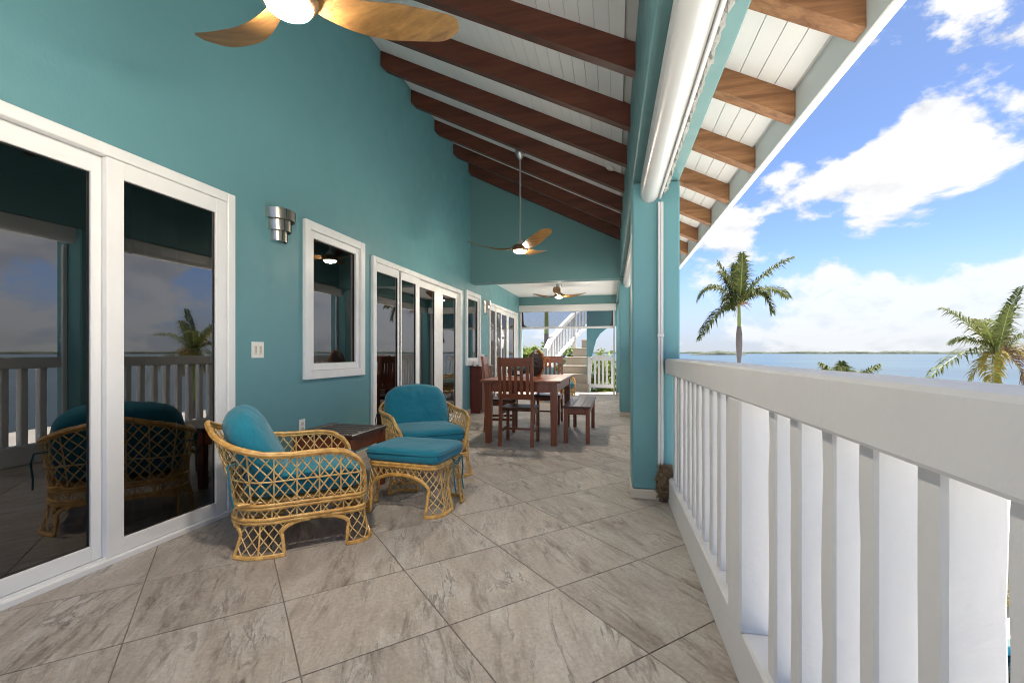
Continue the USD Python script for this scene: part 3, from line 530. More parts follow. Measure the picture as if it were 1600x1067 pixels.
# pillars
def pillar(y, label):
    t = thing('pillar', label, 'pillar', tuple(outer(trimesh.Trimesh([(0.29, y, 0)] * 3, [(0, 1, 2)], process=False)).vertices[0]))
    part(t, 'shaft', outer(rbx(.115, .464, y, y + .33, .072, 2.428, .010)), 'teal_wall_paint', world=True)
    part(t, 'base_tile', outer(rbx(.105, .474, y - .010, y + .34, 0.0, .070, .004)), 'skirting_tile', world=True)
    return t
for y, lb in ((3.64, 'nearest teal pillar, at the end of the foreground railing'), (8.29, 'second teal pillar from the camera, half hidden by the nearest one'), (12.3, 'farthest teal pillar at the end of the veranda'), (-1.0, 'teal pillar behind the viewer, at the other end of the foreground railing')):
    pillar(y, lb)
# roller screens: housing under the beam, side track on the pillar
def roller(y0, y1, label):
    t = thing('roller_screen', label, 'screen', (0.25, y0, 2.2))
    prof = Polygon([(0.176, 2.335 - .02), (0.176, 2.426), (.305, 2.426), (.305, 2.30)]).union(Point(.2405, 2.332).buffer(.0655, 24))
    part(t, 'housing', outer(extr(prof, y1 - y0, 'y', y0)), 'white_aluminium', smooth=35, world=True)
    part(t, 'bottom_bar', outer(rbx(.308, .326, y0 + .03, y1 - .02, 2.285, 2.33, .004)), 'white_aluminium', world=True)
    part(t, 'side_track', outer(cat(rbx(.302, .318, y1 - .04, y1 - .001, 0.004, 2.26, .003), rbx(.3205, .341, y1 - .034, y1 - .001, 0.004, 2.26, .003))), 'white_aluminium', world=True)
    part(t, 'track_clip', outer(rbx(.298, .345, y1 - .044, y1 - .002, 1.24, 1.262, .002)), 'white_aluminium', world=True)
    # ragged strip of foam filler between housing and beam
    n = int((y1 - y0) / .018); ys = np.linspace(y0, y1, n); V = []
    rg = np.random.default_rng(int(y1 * 10))
    ring = [(.328, 2.427), (.330, 2.345), (.348, 2.325), (.368, 2.36), (.374, 2.427)]
    for y in ys:
        for (a, b) in ring: V.append((a + rg.normal(0, .004), y, b + (rg.normal(0, .011) if b < 2.42 else 0)))
    F = [(i * 5 + j, i * 5 + j + 1, (i + 1) * 5 + j + 1, (i + 1) * 5 + j) for i in range(n - 1) for j in range(4)]
    part(t, 'foam_strip', outer(tm((np.array(V), np.array(F)))), 'foam_filler', world=True)
roller(-0.66, 3.638, 'white roller screen housing nearest the camera, under the eaves beam')
roller(3.98, 8.288, 'second white roller screen housing, beyond the nearest pillar')
roller(8.63, 12.298, 'farthest side roller screen housing, beside the flat ceiling')

# ------------------------------------------------------------------ balustrade
def balustrade(y0, y1, posts, near_edges, name_label):
    t = thing('balustrade', name_label, 'railing', tuple(outer(trimesh.Trimesh([(0.435, (y0 + y1) / 2, 0)] * 3, [(0, 1, 2)], process=False)).vertices[0]))
    part(t, 'top_rail', outer(rough(rbx(.358, .512, y0, y1, .962, 1.075, .008).subdivide().subdivide().subdivide(), .005, 7)), 'white_plaster', smooth=30, world=True)
    part(t, 'bottom_rail', outer(rbx(.372, .512, y0, y1, 0.0, .195, .008)), 'white_plaster', world=True)
    for a, b in posts: part(t, 'post', outer(rbx(.364, .506, a, b, .190, .966, .008)), 'white_plaster', world=True)
    for a in near_edges:
        w = .058 + R.uniform(-.003, .003); d = R.uniform(-.004, .004)
        m = rbx(.400 + d, .478 + d, a, a + w, .19, .966, .006).subdivide().subdivide()
        part(t, 'baluster', outer(rough(m.subdivide(), .0045, 8, int(a * 100) % 50)), 'white_plaster', smooth=30, world=True)
edges = [1.93 + .1535 * k for k in range(11)] + [1.405 - .163 * k for k in range(0, 14)]
balustrade(-0.67, 3.638, [(1.635, 1.785)], edges, 'white plastered balustrade running along the right of the foreground')
balustrade(3.98, 8.288, [(6.0, 6.15)], [4.08 + .16 * k for k in range(12)] + [6.24 + .16 * k for k in range(13)], 'white balustrade hidden behind the nearest pillar, between it and the second')
balustrade(8.63, 12.298, [(10.4, 10.55)], [8.72 + .16 * k for k in range(10)] + [10.64 + .16 * k for k in range(10)], 'far white balustrade between the second and the farthest pillar')

# brown fibre clump at the foot of the nearest pillar
def clump():
    t = thing('coir_clump', 'brown fibrous clump stuck at the foot of the nearest pillar by the railing', 'fibre clump', (.345, 3.575, 0.03))
    m = trimesh.creation.icosphere(4, 1.0); v = m.vertices; v[:] = np.sign(v) * np.abs(v) ** .75
    v *= (.046, .04, .125); v[:, 0] += .012 * np.sin(v[:, 2] * 22) ; v[:, 2] += .135; v[:, 0] *= np.where(v[:, 2] < .12, .8, 1.1)
    v += .045 * (np.stack([meshkit.noise(v * 42 + q) for q in (3, 17, 31)], 1) - .5)
    v[:, 1] = np.minimum(v[:, 1], .028)
    b = part(t, 'fibre_body', m, 'coir_fibre', smooth=True)
    rg = np.random.default_rng(4); hs = []
    idx = rg.choice(len(v), 1300); nn = m.vertex_normals
    for i in idx:
        d = nn[i] * .4 + rg.normal(0, .5, 3) + (0, 0, -.4); d /= np.linalg.norm(d)
        p = v[i]; hs.append(tube([p, p + d * .012, p + d * .026 + (0, 0, -.006)], .0012, 3, caps=False))
    part(t, 'loose_fibres', cat(*hs), 'coir_fibre', kind='stuff')
clump()

# ------------------------------------------------------------------ ceiling fans
def blade_mesh(grow=0.0, under=0.0):
    """one paddle blade along +x: swept, twisted, curved upwards"""
    n = 26; m_ = 9; L0, L1 = .05, .70
    top, bot = [], []
    for i in range(n + 1):
        u = i / n; x = L0 + (L1 - L0) * u
        w = .055 + .103 * min(1, (u / .55)) ** .9 if u < .55 else .158
        w += .018 * math.sin(math.pi * min(1, u * 1.1))
        if u > .86: w *= max(0.03, 1 - ((u - .86) / .14) ** 2.4) ** .5
        w += grow if u < .995 else 0
        yc = -.028 * math.sin(math.pi * u * .9) + .03 * u
        tw = -math.radians(24 * (1 - u) ** 1.3 + 6)
        zc = .035 - .055 * math.sin(min(u, .5) * math.pi) * (1 - u) + .075 * u ** 2.0 - .02
        for j in range(m_):
            s = (j / (m_ - 1) - .5); y = s * w
            th = .011 * (1 - (2 * s) ** 4 * .75) * (1 - .5 * u)
            px, py, pz = x, yc + y * math.cos(tw), zc + y * math.sin(tw) + .10 * y * y * 4 * -.25
            top.append((px, py, pz + th / 2 - under)); bot.append((px, py, pz - th / 2 - under))
    V = np.array(top + bot); F = []; N = (n + 1) * m_
    for i in range(n):
        for j in range(m_ - 1):
            a = i * m_ + j; F += [(a, a + m_, a + m_ + 1, a + 1), (N + a, N + a + 1, N + a + m_ + 1, N + a + m_)]
        for j in (0, m_ - 1):
            a = i * m_ + j; q = (a, N + a, N + a + m_, a + m_); F.append(q if j == 0 else q[::-1])
    for i in (0, n):
        for j in range(m_ - 1):
            a = i * m_ + j; q = (a, a + 1, N + a + 1, N + a); F.append(q if i == 0 else q[::-1])
    return tm((V, np.array(F)))
def fan(loc, rod_top, a0, label):
    """loc is the bottom of the light dish"""
    t = thing('ceiling_fan', label, 'ceiling fan', loc)
    part(t, 'light_dish', lathe([(0, 0.0), (.03, .002), (.06, .010), (.080, .024), (.086, .036), (.0, .037)]), 'lamp_glow', smooth=40)
    part(t, 'motor_housing', lathe([(.086, .038), (.098, .045), (.108, .060), (.104, .092), (.080, .112), (.0, .113)]), 'fan_blade_edge_wood', smooth=40)
    part(t, 'collar_cone', lathe([(.062, .114), (.05, .135), (.022, .185), (.014, .195), (0, .195)]), 'grey_metal_paint', smooth=40)
    H_ = rod_top - loc[2]
    part(t, 'down_rod', cyl((0, 0, .19), (0, 0, H_ - .05), .0125, 14), 'satin_steel', smooth=40)
    part(t, 'canopy', lathe([(.018, H_ - .11), (.045, H_ - .06), (.066, H_ - .02), (.066, H_ + .06), (0, H_ + .06)]), 'satin_steel', smooth=40)
    for k in range(3):
        a = a0 + k * 120
        T = trimesh.transformations.rotation_matrix(math.radians(a), (0, 0, 1)); T[2, 3] = .075
        b = blade_mesh(); b.apply_transform(T)
        bl = part(t, 'blade', b, 'fan_blade_wood', smooth=50)
    return t
fan((-1.25, 1.54, 2.44), 3.82, 38, 'large near ceiling fan cut by the top edge above the foreground door')
fan((-1.25, 5.90, 2.43), 3.78, 190, 'ceiling fan hanging on a long rod before the gable wall')
fan((-1.27, 10.2, 2.335), 2.63, 32, 'far ceiling fan under the flat white ceiling')
sd = thing('smoke_detector', 'round white smoke detector on the sloping ceiling near the beam', 'smoke detector', (-0.09, 5.475, 3.272))
m = lathe([(0, 0), (.035, .001), (.052, .010), (.056, .030), (0, .031)]); m.apply_transform(trimesh.transformations.rotation_matrix(math.atan(SL), (0, 1, 0)))
part(sd, 'body', m, 'white_plastic', smooth=40)
m = lathe([(0, -.003), (.012, -.002), (.014, .001), (0, .0011)]); m.apply_transform(trimesh.transformations.rotation_matrix(math.atan(SL), (0, 1, 0)))
part(sd, 'test_button', m, 'ivory_plastic', smooth=40)

# ------------------------------------------------------------------ cane furniture
def ring_path(hw, y0, y1, rfr, rbk, n=14):
    """rounded rectangle seen from above, from the front middle (y1) round by the right, the back and the left; returns s -> point, s -> outward normal, length"""
    pts = [(0, y1)]
    for cx, cy_, r, a0 in ((hw - rfr, y1 - rfr, rfr, 90), (hw - rbk, y0 + rbk, rbk, 0), (-hw + rbk, y0 + rbk, rbk, -90), (-hw + rfr, y1 - rfr, rfr, -180)):
        for q in range(n + 1):
            a = math.radians(a0 - 90 * q / n); pts.append((cx + r * math.cos(a), cy_ + r * math.sin(a)))
    pts.append((0, y1)); P_ = np.array(pts); d = np.linalg.norm(np.diff(P_, axis=0), axis=1); keep = np.r_[True, d > 1e-9]; P_ = P_[keep]
    S = np.r_[0, np.cumsum(np.linalg.norm(np.diff(P_, axis=0), axis=1))]; L = S[-1]
    def at(s):
        s = np.mod(np.asarray(s, float), L); return np.stack([np.interp(s, S, P_[:, 0]), np.interp(s, S, P_[:, 1])], -1)
    def nrm(s):
        t = at(np.asarray(s) + .006) - at(np.asarray(s) - .006); t /= np.linalg.norm(t, axis=-1, keepdims=True) + 1e-12
        return np.stack([-t[..., 1], t[..., 0]], -1)          # outward for this winding
    return at, nrm, L
def surf(at, nrm, off):
    def f(s, z):
        s = np.asarray(s, float); z = np.asarray(z, float); p = at(s) + nrm(s) * np.asarray(off(s, z))[..., None]
        return np.c_[p, z]
    return f
def lattice(dom, S, step, slope, r, verticals=0, seed=0):
    """two crossing families of cane strips over an unrolled (s, z) outline"""
    rg = np.random.default_rng(seed); x0, z0, x1, z1 = dom.bounds; out = []
    H_ = z1 - z0
    for sg in (1, -1):
        k0 = x0 - H_ / slope - step
        for q in range(int((x1 - x0 + 2 * H_ / slope) / step) + 3):
            a = k0 + q * step + rg.normal(0, step * .05)
            ln = LineString([(a, z0 - .01), (a + (H_ + .02) / slope, z1 + .01)]) if sg > 0 else LineString([(a + H_ / slope, z0 - .01), (a - .02 / slope, z1 + .01)])
            g = ln.intersection(dom)
            for s_ in getattr(g, 'geoms', [g]):
                if s_.is_empty or s_.length < .012: continue
                n = max(2, int(s_.length / .03) + 1); c = np.array([s_.interpolate(t, True).coords[0] for t in np.linspace(0, 1, n)])
                p = S(c[:, 0], c[:, 1]); out.append(tube(p + rg.normal(0, .0006, 3), r * rg.uniform(.85, 1.15), 5, caps=False))
    if verticals:
        for a in np.arange(x0 + verticals * .5, x1, verticals):
            g = LineString([(a, z0 - .01), (a, z1 + .01)]).intersection(dom)
            for s_ in getattr(g, 'geoms', [g]):
                if s_.is_empty or s_.length < .02: continue
                n = max(2, int(s_.length / .03) + 1); c = np.array([s_.interpolate(t, True).coords[0] for t in np.linspace(0, 1, n)])
                out.append(tube(S(c[:, 0], c[:, 1]), r * 1.15, 5, caps=False))
    return cat(*out)
def bundle(S, sz, r, k=2, spread=.011, seed=1, closed=False):
    """a bundle of k canes bent along a line on the surface"""
    rg = np.random.default_rng(seed); sz = np.asarray(sz, float); out = []
    for q in range(k):
        p = S(sz[:, 0], sz[:, 1] + (q - (k - 1) / 2) * spread * 1.3)
        if q % 2: p = p + np.array([0, 0, -.001])
        out.append(tube(p + rg.normal(0, .0007, p.shape), r, 7, closed=closed))
    return cat(*out)
def pillow(outline, T, p=6, q=.34, rings=9, wr=.010, seed=0, puff=0.0):
    o = np.asarray(outline, float); n = len(o); rho = np.r_[np.linspace(0, .8, rings - 4), .88, .94, .98, 1.0][1:]
    V = [(0, 0, T / 2), (0, 0, -T / 2)]
    for r_ in rho:
        h = T / 2 * max(0.0, 1 - r_ ** p) ** q * (1 + puff * (1 - r_ ** 2))
        for sgn in (1, -1): V += [(x * (r_ if r_ < 1 else 1.0), y * (r_ if r_ < 1 else 1.0), sgn * h) for x, y in o]
    F = []
    def idx(k, side, i): return 2 + (k * 2 + side) * n + i % n
    for i in range(n):
        F.append((0, idx(0, 0, i), idx(0, 0, i + 1))); F.append((1, idx(0, 1, i + 1), idx(0, 1, i)))
    m = len(rho)
    for k_ in range(m - 1):
        for i in range(n):
            a, b, c, d = idx(k_, 0, i), idx(k_ + 1, 0, i), idx(k_ + 1, 0, i + 1), idx(k_, 0, i + 1); F += [(a, b, c), (a, c, d)]
            a, b, c, d = idx(k_, 1, i), idx(k_ + 1, 1, i), idx(k_ + 1, 1, i + 1), idx(k_, 1, i + 1); F += [(a, c, b), (a, d, c)]
    V = np.array(V); me = trimesh.Trimesh(V, np.array(F), process=False); me.merge_vertices(); me = me.subdivide()
    v = me.vertices; nz = meshkit.noise(v * 9 + seed, seed) - .5 + .6 * (meshkit.noise(v * (34, 16, 20) + seed, seed + 2) - .5)
    v[:] = v + me.vertex_normals * (wr * nz)[:, None]
    return me
def sup(a, b, n=5.0, N=56, top=None):
    t = np.linspace(0, 2 * np.pi, N, endpoint=False); c, s = np.cos(t), np.sin(t)
    e = np.where(s > 0, top or n, n)
    x = a * np.sign(c) * np.abs(c) ** (2 / e); y = b * np.sign(s) * np.abs(s) ** (2 / e)
    return np.c_[x, y]
def place(m, rx=0, ry=0, rz=0, loc=(0, 0, 0)):
    m = m.copy(); m.apply_transform(trimesh.transformations.euler_matrix(rx, ry, rz)); m.apply_translation(loc); return m
def leg_parts(t, at, nrm, L, corners, z_top, z_arch, w, flare, r, seed, step, mids):
    S = surf(at, nrm, lambda s, z: flare * np.clip(1 - z / z_top, 0, 1) ** 1.6)
    for k_, sc in enumerate(corners):
        a, b = mids[k_]
        def side(m, sg):
            q = []; e = abs(m - sc)
            for u in np.linspace(0, 1, 12):
                q.append((sc + sg * (w + (e - w) * (1 - math.sin(u * math.pi / 2))), z_arch - (z_arch * .36) * (1 - math.cos(u * math.pi / 2))))
            q += [(sc + sg * (w + .004 + .012 * u), z_arch * .64 * (1 - u)) for u in np.linspace(.12, 1, 7)]
            q[-1] = (q[-1][0], r)
            return q
        l_, r_ = side(a, -1), side(b, 1)
        base = [(s, r) for s in np.linspace(l_[-1][0], r_[-1][0], 9)][1:-1]
        line = l_ + base + r_[::-1]
        lg = part(t, 'leg', cat(bundle(S, line, r, 2, .006, seed + k_), tube(S([sc] * 6, np.linspace(r, z_top, 6)), r * .55, 6)), 'cane_pole', smooth=60)
        dom = Polygon([(a, z_top)] + line + [(b, z_top)]).buffer(0)
        part(lg, 'leg_lattice', lattice(dom, S, step, 1.35, .0034, 0, seed + k_), 'cane_strip', smooth=60)
def armchair(label):
    t = thing('cane_armchair', label, 'armchair', (0, 0, 0), 0, 'cane armchairs with teal cushions')
    hw, yb, yf = .335, -.35, .35
    at, nrm, L = ring_path(hw, yb, yf, .07, .20)
    s0 = hw - .06                                   # the arm starts at the front right corner
    U = np.array([0, .015, .04, .085, .15, .24, .42, .56, .68, .80, .92, (L - 2 * s0) / 2])
    Zt = np.array([.275, .36, .44, .50, .545, .560, .557, .566, .605, .66, .70, .715])
    def top(s): u = np.minimum(s - s0, L - s0 - s); return np.interp(u, U, Zt)
    def off(s, z):
        u = np.minimum(np.mod(s, L) - s0, L - s0 - np.mod(s, L)); fl = np.interp(u, [0, .2, .6, .9, 1.1], [.0, .035, .06, .13, .15])
        return fl * np.clip((z - .27) / .44, 0, 1.2) ** 1.25
    S = surf(at, nrm, off); S0 = surf(at, nrm, lambda s, z: 0 * s + .0)
    sm = np.linspace(s0, L - s0, 90)
    part(t, 'top_rail', cat(bundle(S, np.c_[sm, top(sm)], .0135, 1, seed=2), bundle(S, np.c_[sm, top(sm) - .017], .0085, 1, seed=3), tube(S(sm, top(sm)) * (1.018, 1.018, 1) + (0, 0, -.006), .009, 7)), 'cane_pole', smooth=60)
    dom = Polygon(list(np.c_[sm, top(sm)]) + [(L - s0, .268), (s0, .268)]).buffer(0)
    part(t, 'cane_lattice', lattice(dom, S, .058, 1.32, .0041, .116, 11), 'cane_strip', smooth=60)
    ml = np.linspace(s0 + .03, L - s0 - .03, 70)
    part(t, 'middle_rail', bundle(S, np.c_[ml, .41 + .05 * np.clip((np.minimum(ml - s0, L - s0 - ml) - .6) / .5, 0, 1)], .0052, 1, seed=4), 'cane_strip', smooth=60)
    sc = np.linspace(0, L, 110, endpoint=False)
    part(t, 'seat_rail', bundle(S0, np.c_[sc, np.full(110, .270)], .0105, 2, .014, 5, True), 'cane_pole', smooth=60)
    part(t, 'lower_rail', bundle(S0, np.c_[sc, np.full(110, .192)], .0115, 2, .014, 6, True), 'cane_pole', smooth=60)
    part(t, 'band_lattice', lattice(sbox(0, .195, L, .268), S0, .062, 1.3, .0038, .124, 12), 'cane_strip', smooth=60)
    c1 = hw - .035; d1 = (yf - yb)
    cfr = c1; cbr = hw + d1 - .17; cbl = L - cbr; cfl = L - cfr
    mids = [(0.0, (cfr + cbr) / 2), ((cfr + cbr) / 2, L / 2), (L / 2, (cbl + cfl) / 2), ((cbl + cfl) / 2, L)]
    def lim(c, m, e=.25): return (max(m[0], c - e), min(m[1], c + e))
    cs = [cfr, cbr, cbl, cfl]
    leg_parts(t, at, nrm, L, cs, .19, .180, .105, .04, .0095, 20, .05, [lim(c, m) for c, m in zip(cs, mids)])
    # seat deck, cushions, ties
    part(t, 'seat_deck', rbx(-.31, .31, -.32, .32, .283, .297, .004), 'cane_pole')
    sq_ = part(t, 'seat_cushion', place(pillow(sup(.305, .335, 7), .155, 7, .36, seed=3, wr=.012, puff=.05), loc=(0, .035, .372)), 'teal_cushion_fabric', smooth=60)
    part(sq_, 'piping', tube(np.c_[sup(.307, .337, 7) + (0, .035), np.full(56, .392)], .0045, 6, closed=True), 'teal_tie_fabric', smooth=60)
    bc = pillow(sup(.315, .265, 5, top=3.0), .195, 4.5, .42, seed=8, wr=.014, puff=.12)
    part(t, 'back_cushion', place(bc, rx=math.radians(118), loc=(0, -.235, .555)), 'teal_cushion_fabric', smooth=60)
    for sx_ in (-1, 1):
        p0 = np.array([sx_ * .31, -.33, .52])
        q = [p0, p0 + (sx_ * .055, -.03, .0), p0 + (sx_ * .07, -.02, -.06), p0 + (sx_ * .062, -.015, -.15), p0 + (sx_ * .066, 0, -.22)]
        part(t, 'cushion_tie', tube(q, .0055, 6), 'teal_tie_fabric', smooth=60)
    return t
def setloc(t, loc, rz):
    x = UsdGeom.Xformable(stage.GetPrimAtPath(t)); x.ClearXformOpOrder()
    x.AddTranslateOp(opSuffix='own').Set(Gf.Vec3d(*map(float, loc))); x.AddRotateZOp(opSuffix='own').Set(math.degrees(rz))
ac = armchair('cane armchair in the foreground, seen from its side beside the glass door')
setloc(ac, (-1.955, 2.505, 0), math.radians(40 - 90))
dup(ac, 'cane_armchair', (-1.795, 4.04, 0), math.radians(-49 - 90), 'cane armchair facing the viewer behind the footstool', 'armchair', 'cane armchairs with teal cushions')
dup(ac, 'cane_armchair', (-1.40, 10.55, 0), math.radians(-35 - 90), 'far cane armchair almost hidden behind the dining table', 'armchair', 'cane armchairs with teal cushions')

def footstool():
    t = thing('footstool', 'low cane footstool with teal cushion between the two cane armchairs', 'footstool', (-1.452, 3.13, 0), math.radians(-5))
    hw, yb, yf = .272, -.215, .215
    at, nrm, L = ring_path(hw, yb, yf, .075, .075)
    S0 = surf(at, nrm, lambda s, z: 0 * s)
    sc = np.linspace(0, L, 90, endpoint=False)
    part(t, 'seat_rail', bundle(S0, np.c_[sc, np.full(90, .335)], .0125, 2, .014, 5, True), 'cane_pole', smooth=60)
    c = hw - .035 ; d = yf - yb; s1 = c; s2 = hw + d - .075 - .03; cs = [s1, s2, L - s2, L - s1]
    mids = [(0, (s1 + s2) / 2), ((s1 + s2) / 2, L / 2), (L / 2, L - (s1 + s2) / 2), (L - (s1 + s2) / 2, L)]
    leg_parts(t, at, nrm, L, cs, .335, .272, .088, .045, .0105, 40, .046, mids)
    fq_ = part(t, 'cushion', place(pillow(sup(.30, .235, 8), .105, 9, .30, seed=21, wr=.008, puff=.10), loc=(0, 0, .402)), 'teal_cushion_fabric', smooth=60)
    part(fq_, 'piping', tube(np.c_[sup(.302, .237, 8), np.full(56, .416)], .004, 6, closed=True), 'teal_tie_fabric', smooth=60)
    for k_, (px, py) in enumerate(((.275, .16), (.28, .02))):
        q = [np.array([px, py, .352]), np.array([px + .02, py + .01, .34]), np.array([px + .035, py - .01 - .03 * k_, .27]), np.array([px + .03, py - .015, .18]), np.array([px + .036, py + .0, .10])]
        part(t, 'cushion_tie', tube(q, .0055, 6), 'teal_tie_fabric', smooth=60)
    lp = [np.array([.29 + .025 * math.sin(a), .09 + .045 * math.cos(a), .33 + .022 * math.sin(2 * a)]) for a in np.linspace(0, 2 * np.pi, 16, endpoint=False)]
    part(t, 'tie_bow', tube(lp, .005, 6, closed=True), 'teal_tie_fabric', smooth=60)
footstool()

# ------------------------------------------------------------------ wooden furniture
def side_table():
    t = thing('side_table', 'small dark red slatted side table between the cane armchairs at the wall', 'side table', (-2.195, 3.31, 0))
    a, b, H_ = .265, .262, .50
    for sx_ in (-1, 1):
        for sy_ in (-1, 1): part(t, 'leg', rbx(sx_ * (a - .035) - .028, sx_ * (a - .035) + .028, sy_ * (b - .035) - .028, sy_ * (b - .035) + .028, 0, H_ - .03, .005), 'side_table_wood')
    for sy_ in (-1, 1): part(t, 'apron', rbx(-a + .063, a - .063, sy_ * (b - .03) - .012, sy_ * (b - .03) + .012, H_ - .13, H_ - .031, .003), 'side_table_wood_x')
    for sx_ in (-1, 1): part(t, 'apron', rbx(sx_ * (a - .03) - .012, sx_ * (a - .03) + .012, -b + .063, b - .063, H_ - .13, H_ - .031, .003), 'side_table_wood_x')
    for sx_ in (-1, 1): part(t, 'top_frame', rbx(sx_ * (a - .03) - .03, sx_ * (a - .03) + .03, -b, b, H_ - .03, H_, .004), 'table_slat_wood')
    n = 6; w = 2 * b / n
    for k_ in range(n): part(t, 'slat', rbx(-a + .061, a - .061, -b + k_ * w + .008, -b + (k_ + 1) * w - .008, H_ - .026, H_ - .002, .004), 'table_slat_wood')
side_table()
def dining_table():
    t = thing('dining_table', 'dark red wooden dining table with thick square legs', 'dining table', (-1.15, 6.22, 0))
    a, b, H_ = .50, .84, .785
    for q in range(5):
        x0 = -a + q * 2 * a / 5; part(t, 'top_board', rbx(x0 + .0012, x0 + 2 * a / 5 - .0012, -b, b, H_ - .03, H_, .003), 'dining_wood_y')
    for sx_ in (-1, 1):
        for sy_ in (-1, 1):
            cx, cy_ = sx_ * (a - .09), sy_ * (b - .09); z0 = .03; pts = []
            for z, h in ((0, .034), (.45, .042), (H_ - .031, .042)):
                pts += [(cx + i * h, cy_ + j * h, z) for i in (-1, 1) for j in (-1, 1)]
            part(t, 'leg', trimesh.convex.convex_hull(np.array(pts)), 'dining_wood_z')
    for sy_ in (-1, 1): part(t, 'apron', rbx(-a + .135, a - .135, sy_ * (b - .07) - .013, sy_ * (b - .07) + .013, H_ - .145, H_ - .031, .003), 'dining_wood_x')
    for sx_ in (-1, 1): part(t, 'apron', rbx(sx_ * (a - .07) - .013, sx_ * (a - .07) + .013, -b + .135, b - .135, H_ - .145, H_ - .031, .003), 'dining_wood_y')
dining_table()
def bench():
    t = thing('bench', 'dark red wooden bench along the open side of the dining table', 'bench', (-.485, 6.3, 0))
    a, b, H_ = .175, .68, .46
    for q in range(3):
        x0 = -a + q * 2 * a / 3; part(t, 'seat_board', rbx(x0 + .001, x0 + 2 * a / 3 - .001, -b, b, H_ - .026, H_, .003), 'dark_seat_wood')
    for sx_ in (-1, 1):
        for sy_ in (-1, 1): part(t, 'leg', rbx(sx_ * (a - .04) - .025, sx_ * (a - .04) + .025, sy_ * (b - .05) - .025, sy_ * (b - .05) + .025, 0, H_ - .027, .004), 'dining_wood_z')
    for sy_ in (-1, 1): part(t, 'apron', rbx(-a + .066, a - .066, sy_ * (b - .04) - .011, sy_ * (b - .04) + .011, H_ - .105, H_ - .027, .003), 'dining_wood_x')
    for sx_ in (-1, 1): part(t, 'apron', rbx(sx_ * (a - .03) - .011, sx_ * (a - .03) + .011, -b + .078, b - .078, H_ - .105, H_ - .027, .003), 'dining_wood_y')
bench()
def dining_chair(label):
    t = thing('dining_chair', label, 'dining chair', (0, 0, 0), 0, 'dining chairs round the table')
    w, d = .215, .21
    for sx_ in (-1, 1):
        part(t, 'front_leg', rbx(sx_ * (w - .02) - .019, sx_ * (w - .02) + .019, d - .04, d, 0, .435, .003), 'dining_wood_z')
        x0, x1 = sx_ * (w - .02) - .019, sx_ * (w - .02) + .019
        prof = Polygon([(-d - .03, 0), (-d + .01, 0), (-d + .04, .40), (-d + .04, .50), (-d - .035, 1.07), (-d - .066, 1.07), (-d - .004, .50), (-d - .004, .40)])
        part(t, 'back_post', extr(prof, x1 - x0, 'x', x0), 'dining_wood_z')
        part(t, 'stretcher', rbx(sx_ * (w - .02) - .010, sx_ * (w - .02) + .010, -d + .032, d - .041, .16, .195, .003), 'dining_wood_y')
        part(t, 'side_apron', rbx(sx_ * (w - .02) - .011, sx_ * (w - .02) + .011, -d + .041, d - .041, .37, .434, .003), 'dining_wood_y')
    part(t, 'front_apron', rbx(-w + .04, w - .04, d - .031, d - .009, .37, .434, .003), 'dining_wood_x')
    part(t, 'cross_stretcher', rbx(-w + .031, w - .031, -.012, .012, .165, .190, .003), 'dining_wood_x')
    part(t, 'seat', rbx(-w, w, -d + .045, d + .015, .436, .460, .006), 'dark_seat_wood')
    yb = lambda z: -d + .018 - (z - .5) / .57 * .066
    def slab(x0, x1, z0, z1, th):
        v = [(x, yb(z) + s_ * th, z) for x in (x0, x1) for z in (z0, z1) for s_ in (-.5, .5)]; return trimesh.convex.convex_hull(np.array(v))
    part(t, 'top_rail', slab(-w + .0395, w - .0395, .955, 1.06, .024), 'dining_wood_x')
    part(t, 'lower_back_rail', slab(-w + .0395, w - .0395, .56, .625, .024), 'dining_wood_x')
    n = 5; g = (2 * w - .078) / n
    for k_ in range(n):
        xc = -w + .039 + g * (k_ + .5); part(t, 'back_slat', slab(xc - .019, xc + .019, .6245, .9555, .015), 'dining_wood_z')
    return t
dc = dining_chair('slat back dining chair at the near table end, its back to the viewer')
setloc(dc, (-1.175, 5.52, 0), 0)
dup(dc, 'dining_chair', (-1.63, 6.42, 0), -math.pi / 2 + .12, 'wooden dining chair on the wall side of the table, seen edge on', 'dining chair', 'dining chairs round the table')
dup(dc, 'dining_chair', (-1.08, 7.27, 0), math.pi, 'wooden dining chair at the far end of the table, behind the brown carving', 'dining chair', 'dining chairs round the table')

# carving, cloth bundle and fruit bowl things on the table
def carving():
    t = thing('carved_shell', 'dark brown oval carving with rusty fringed edge standing on the dining table', 'carving', (-1.115, 6.30, .785))
    m = trimesh.creation.icosphere(4, 1.0); v = m.vertices; v *= (.115, .06, .182); v[:, 2] += .182; v[:, 0] *= 1 + .15 * np.clip(.2 - v[:, 2], 0, .2) * -1
    v += m.vertex_normals * (.012 * (meshkit.noise(v * 38) - .5))[:, None]
    part(t, 'shell_body', m, 'dark_shell', smooth=True)
    rg = np.random.default_rng(5); out = []
    for a in np.linspace(-1.45, 1.35, 46):
        c = np.array([.112 * math.cos(a), -.012, .182 + .178 * math.sin(a)]); d = np.array([math.cos(a), -.35 + rg.normal(0, .3), math.sin(a)])
        out.append(tube([c, c + d * .016, c + d * .030 + rg.normal(0, .004, 3)], [.009, .007, .003], 5))
    part(t, 'fringe', cat(*out), 'rust_fringe')
    rp = [np.array([.165 + .030 * math.cos(a), .05, .20 + .062 * math.sin(a)]) for a in np.linspace(0, 2 * np.pi, 20, endpoint=False)]
    part(t, 'handle_ring', tube(rp, .012, 7, closed=True), 'rust_fringe', smooth=60)
carving()
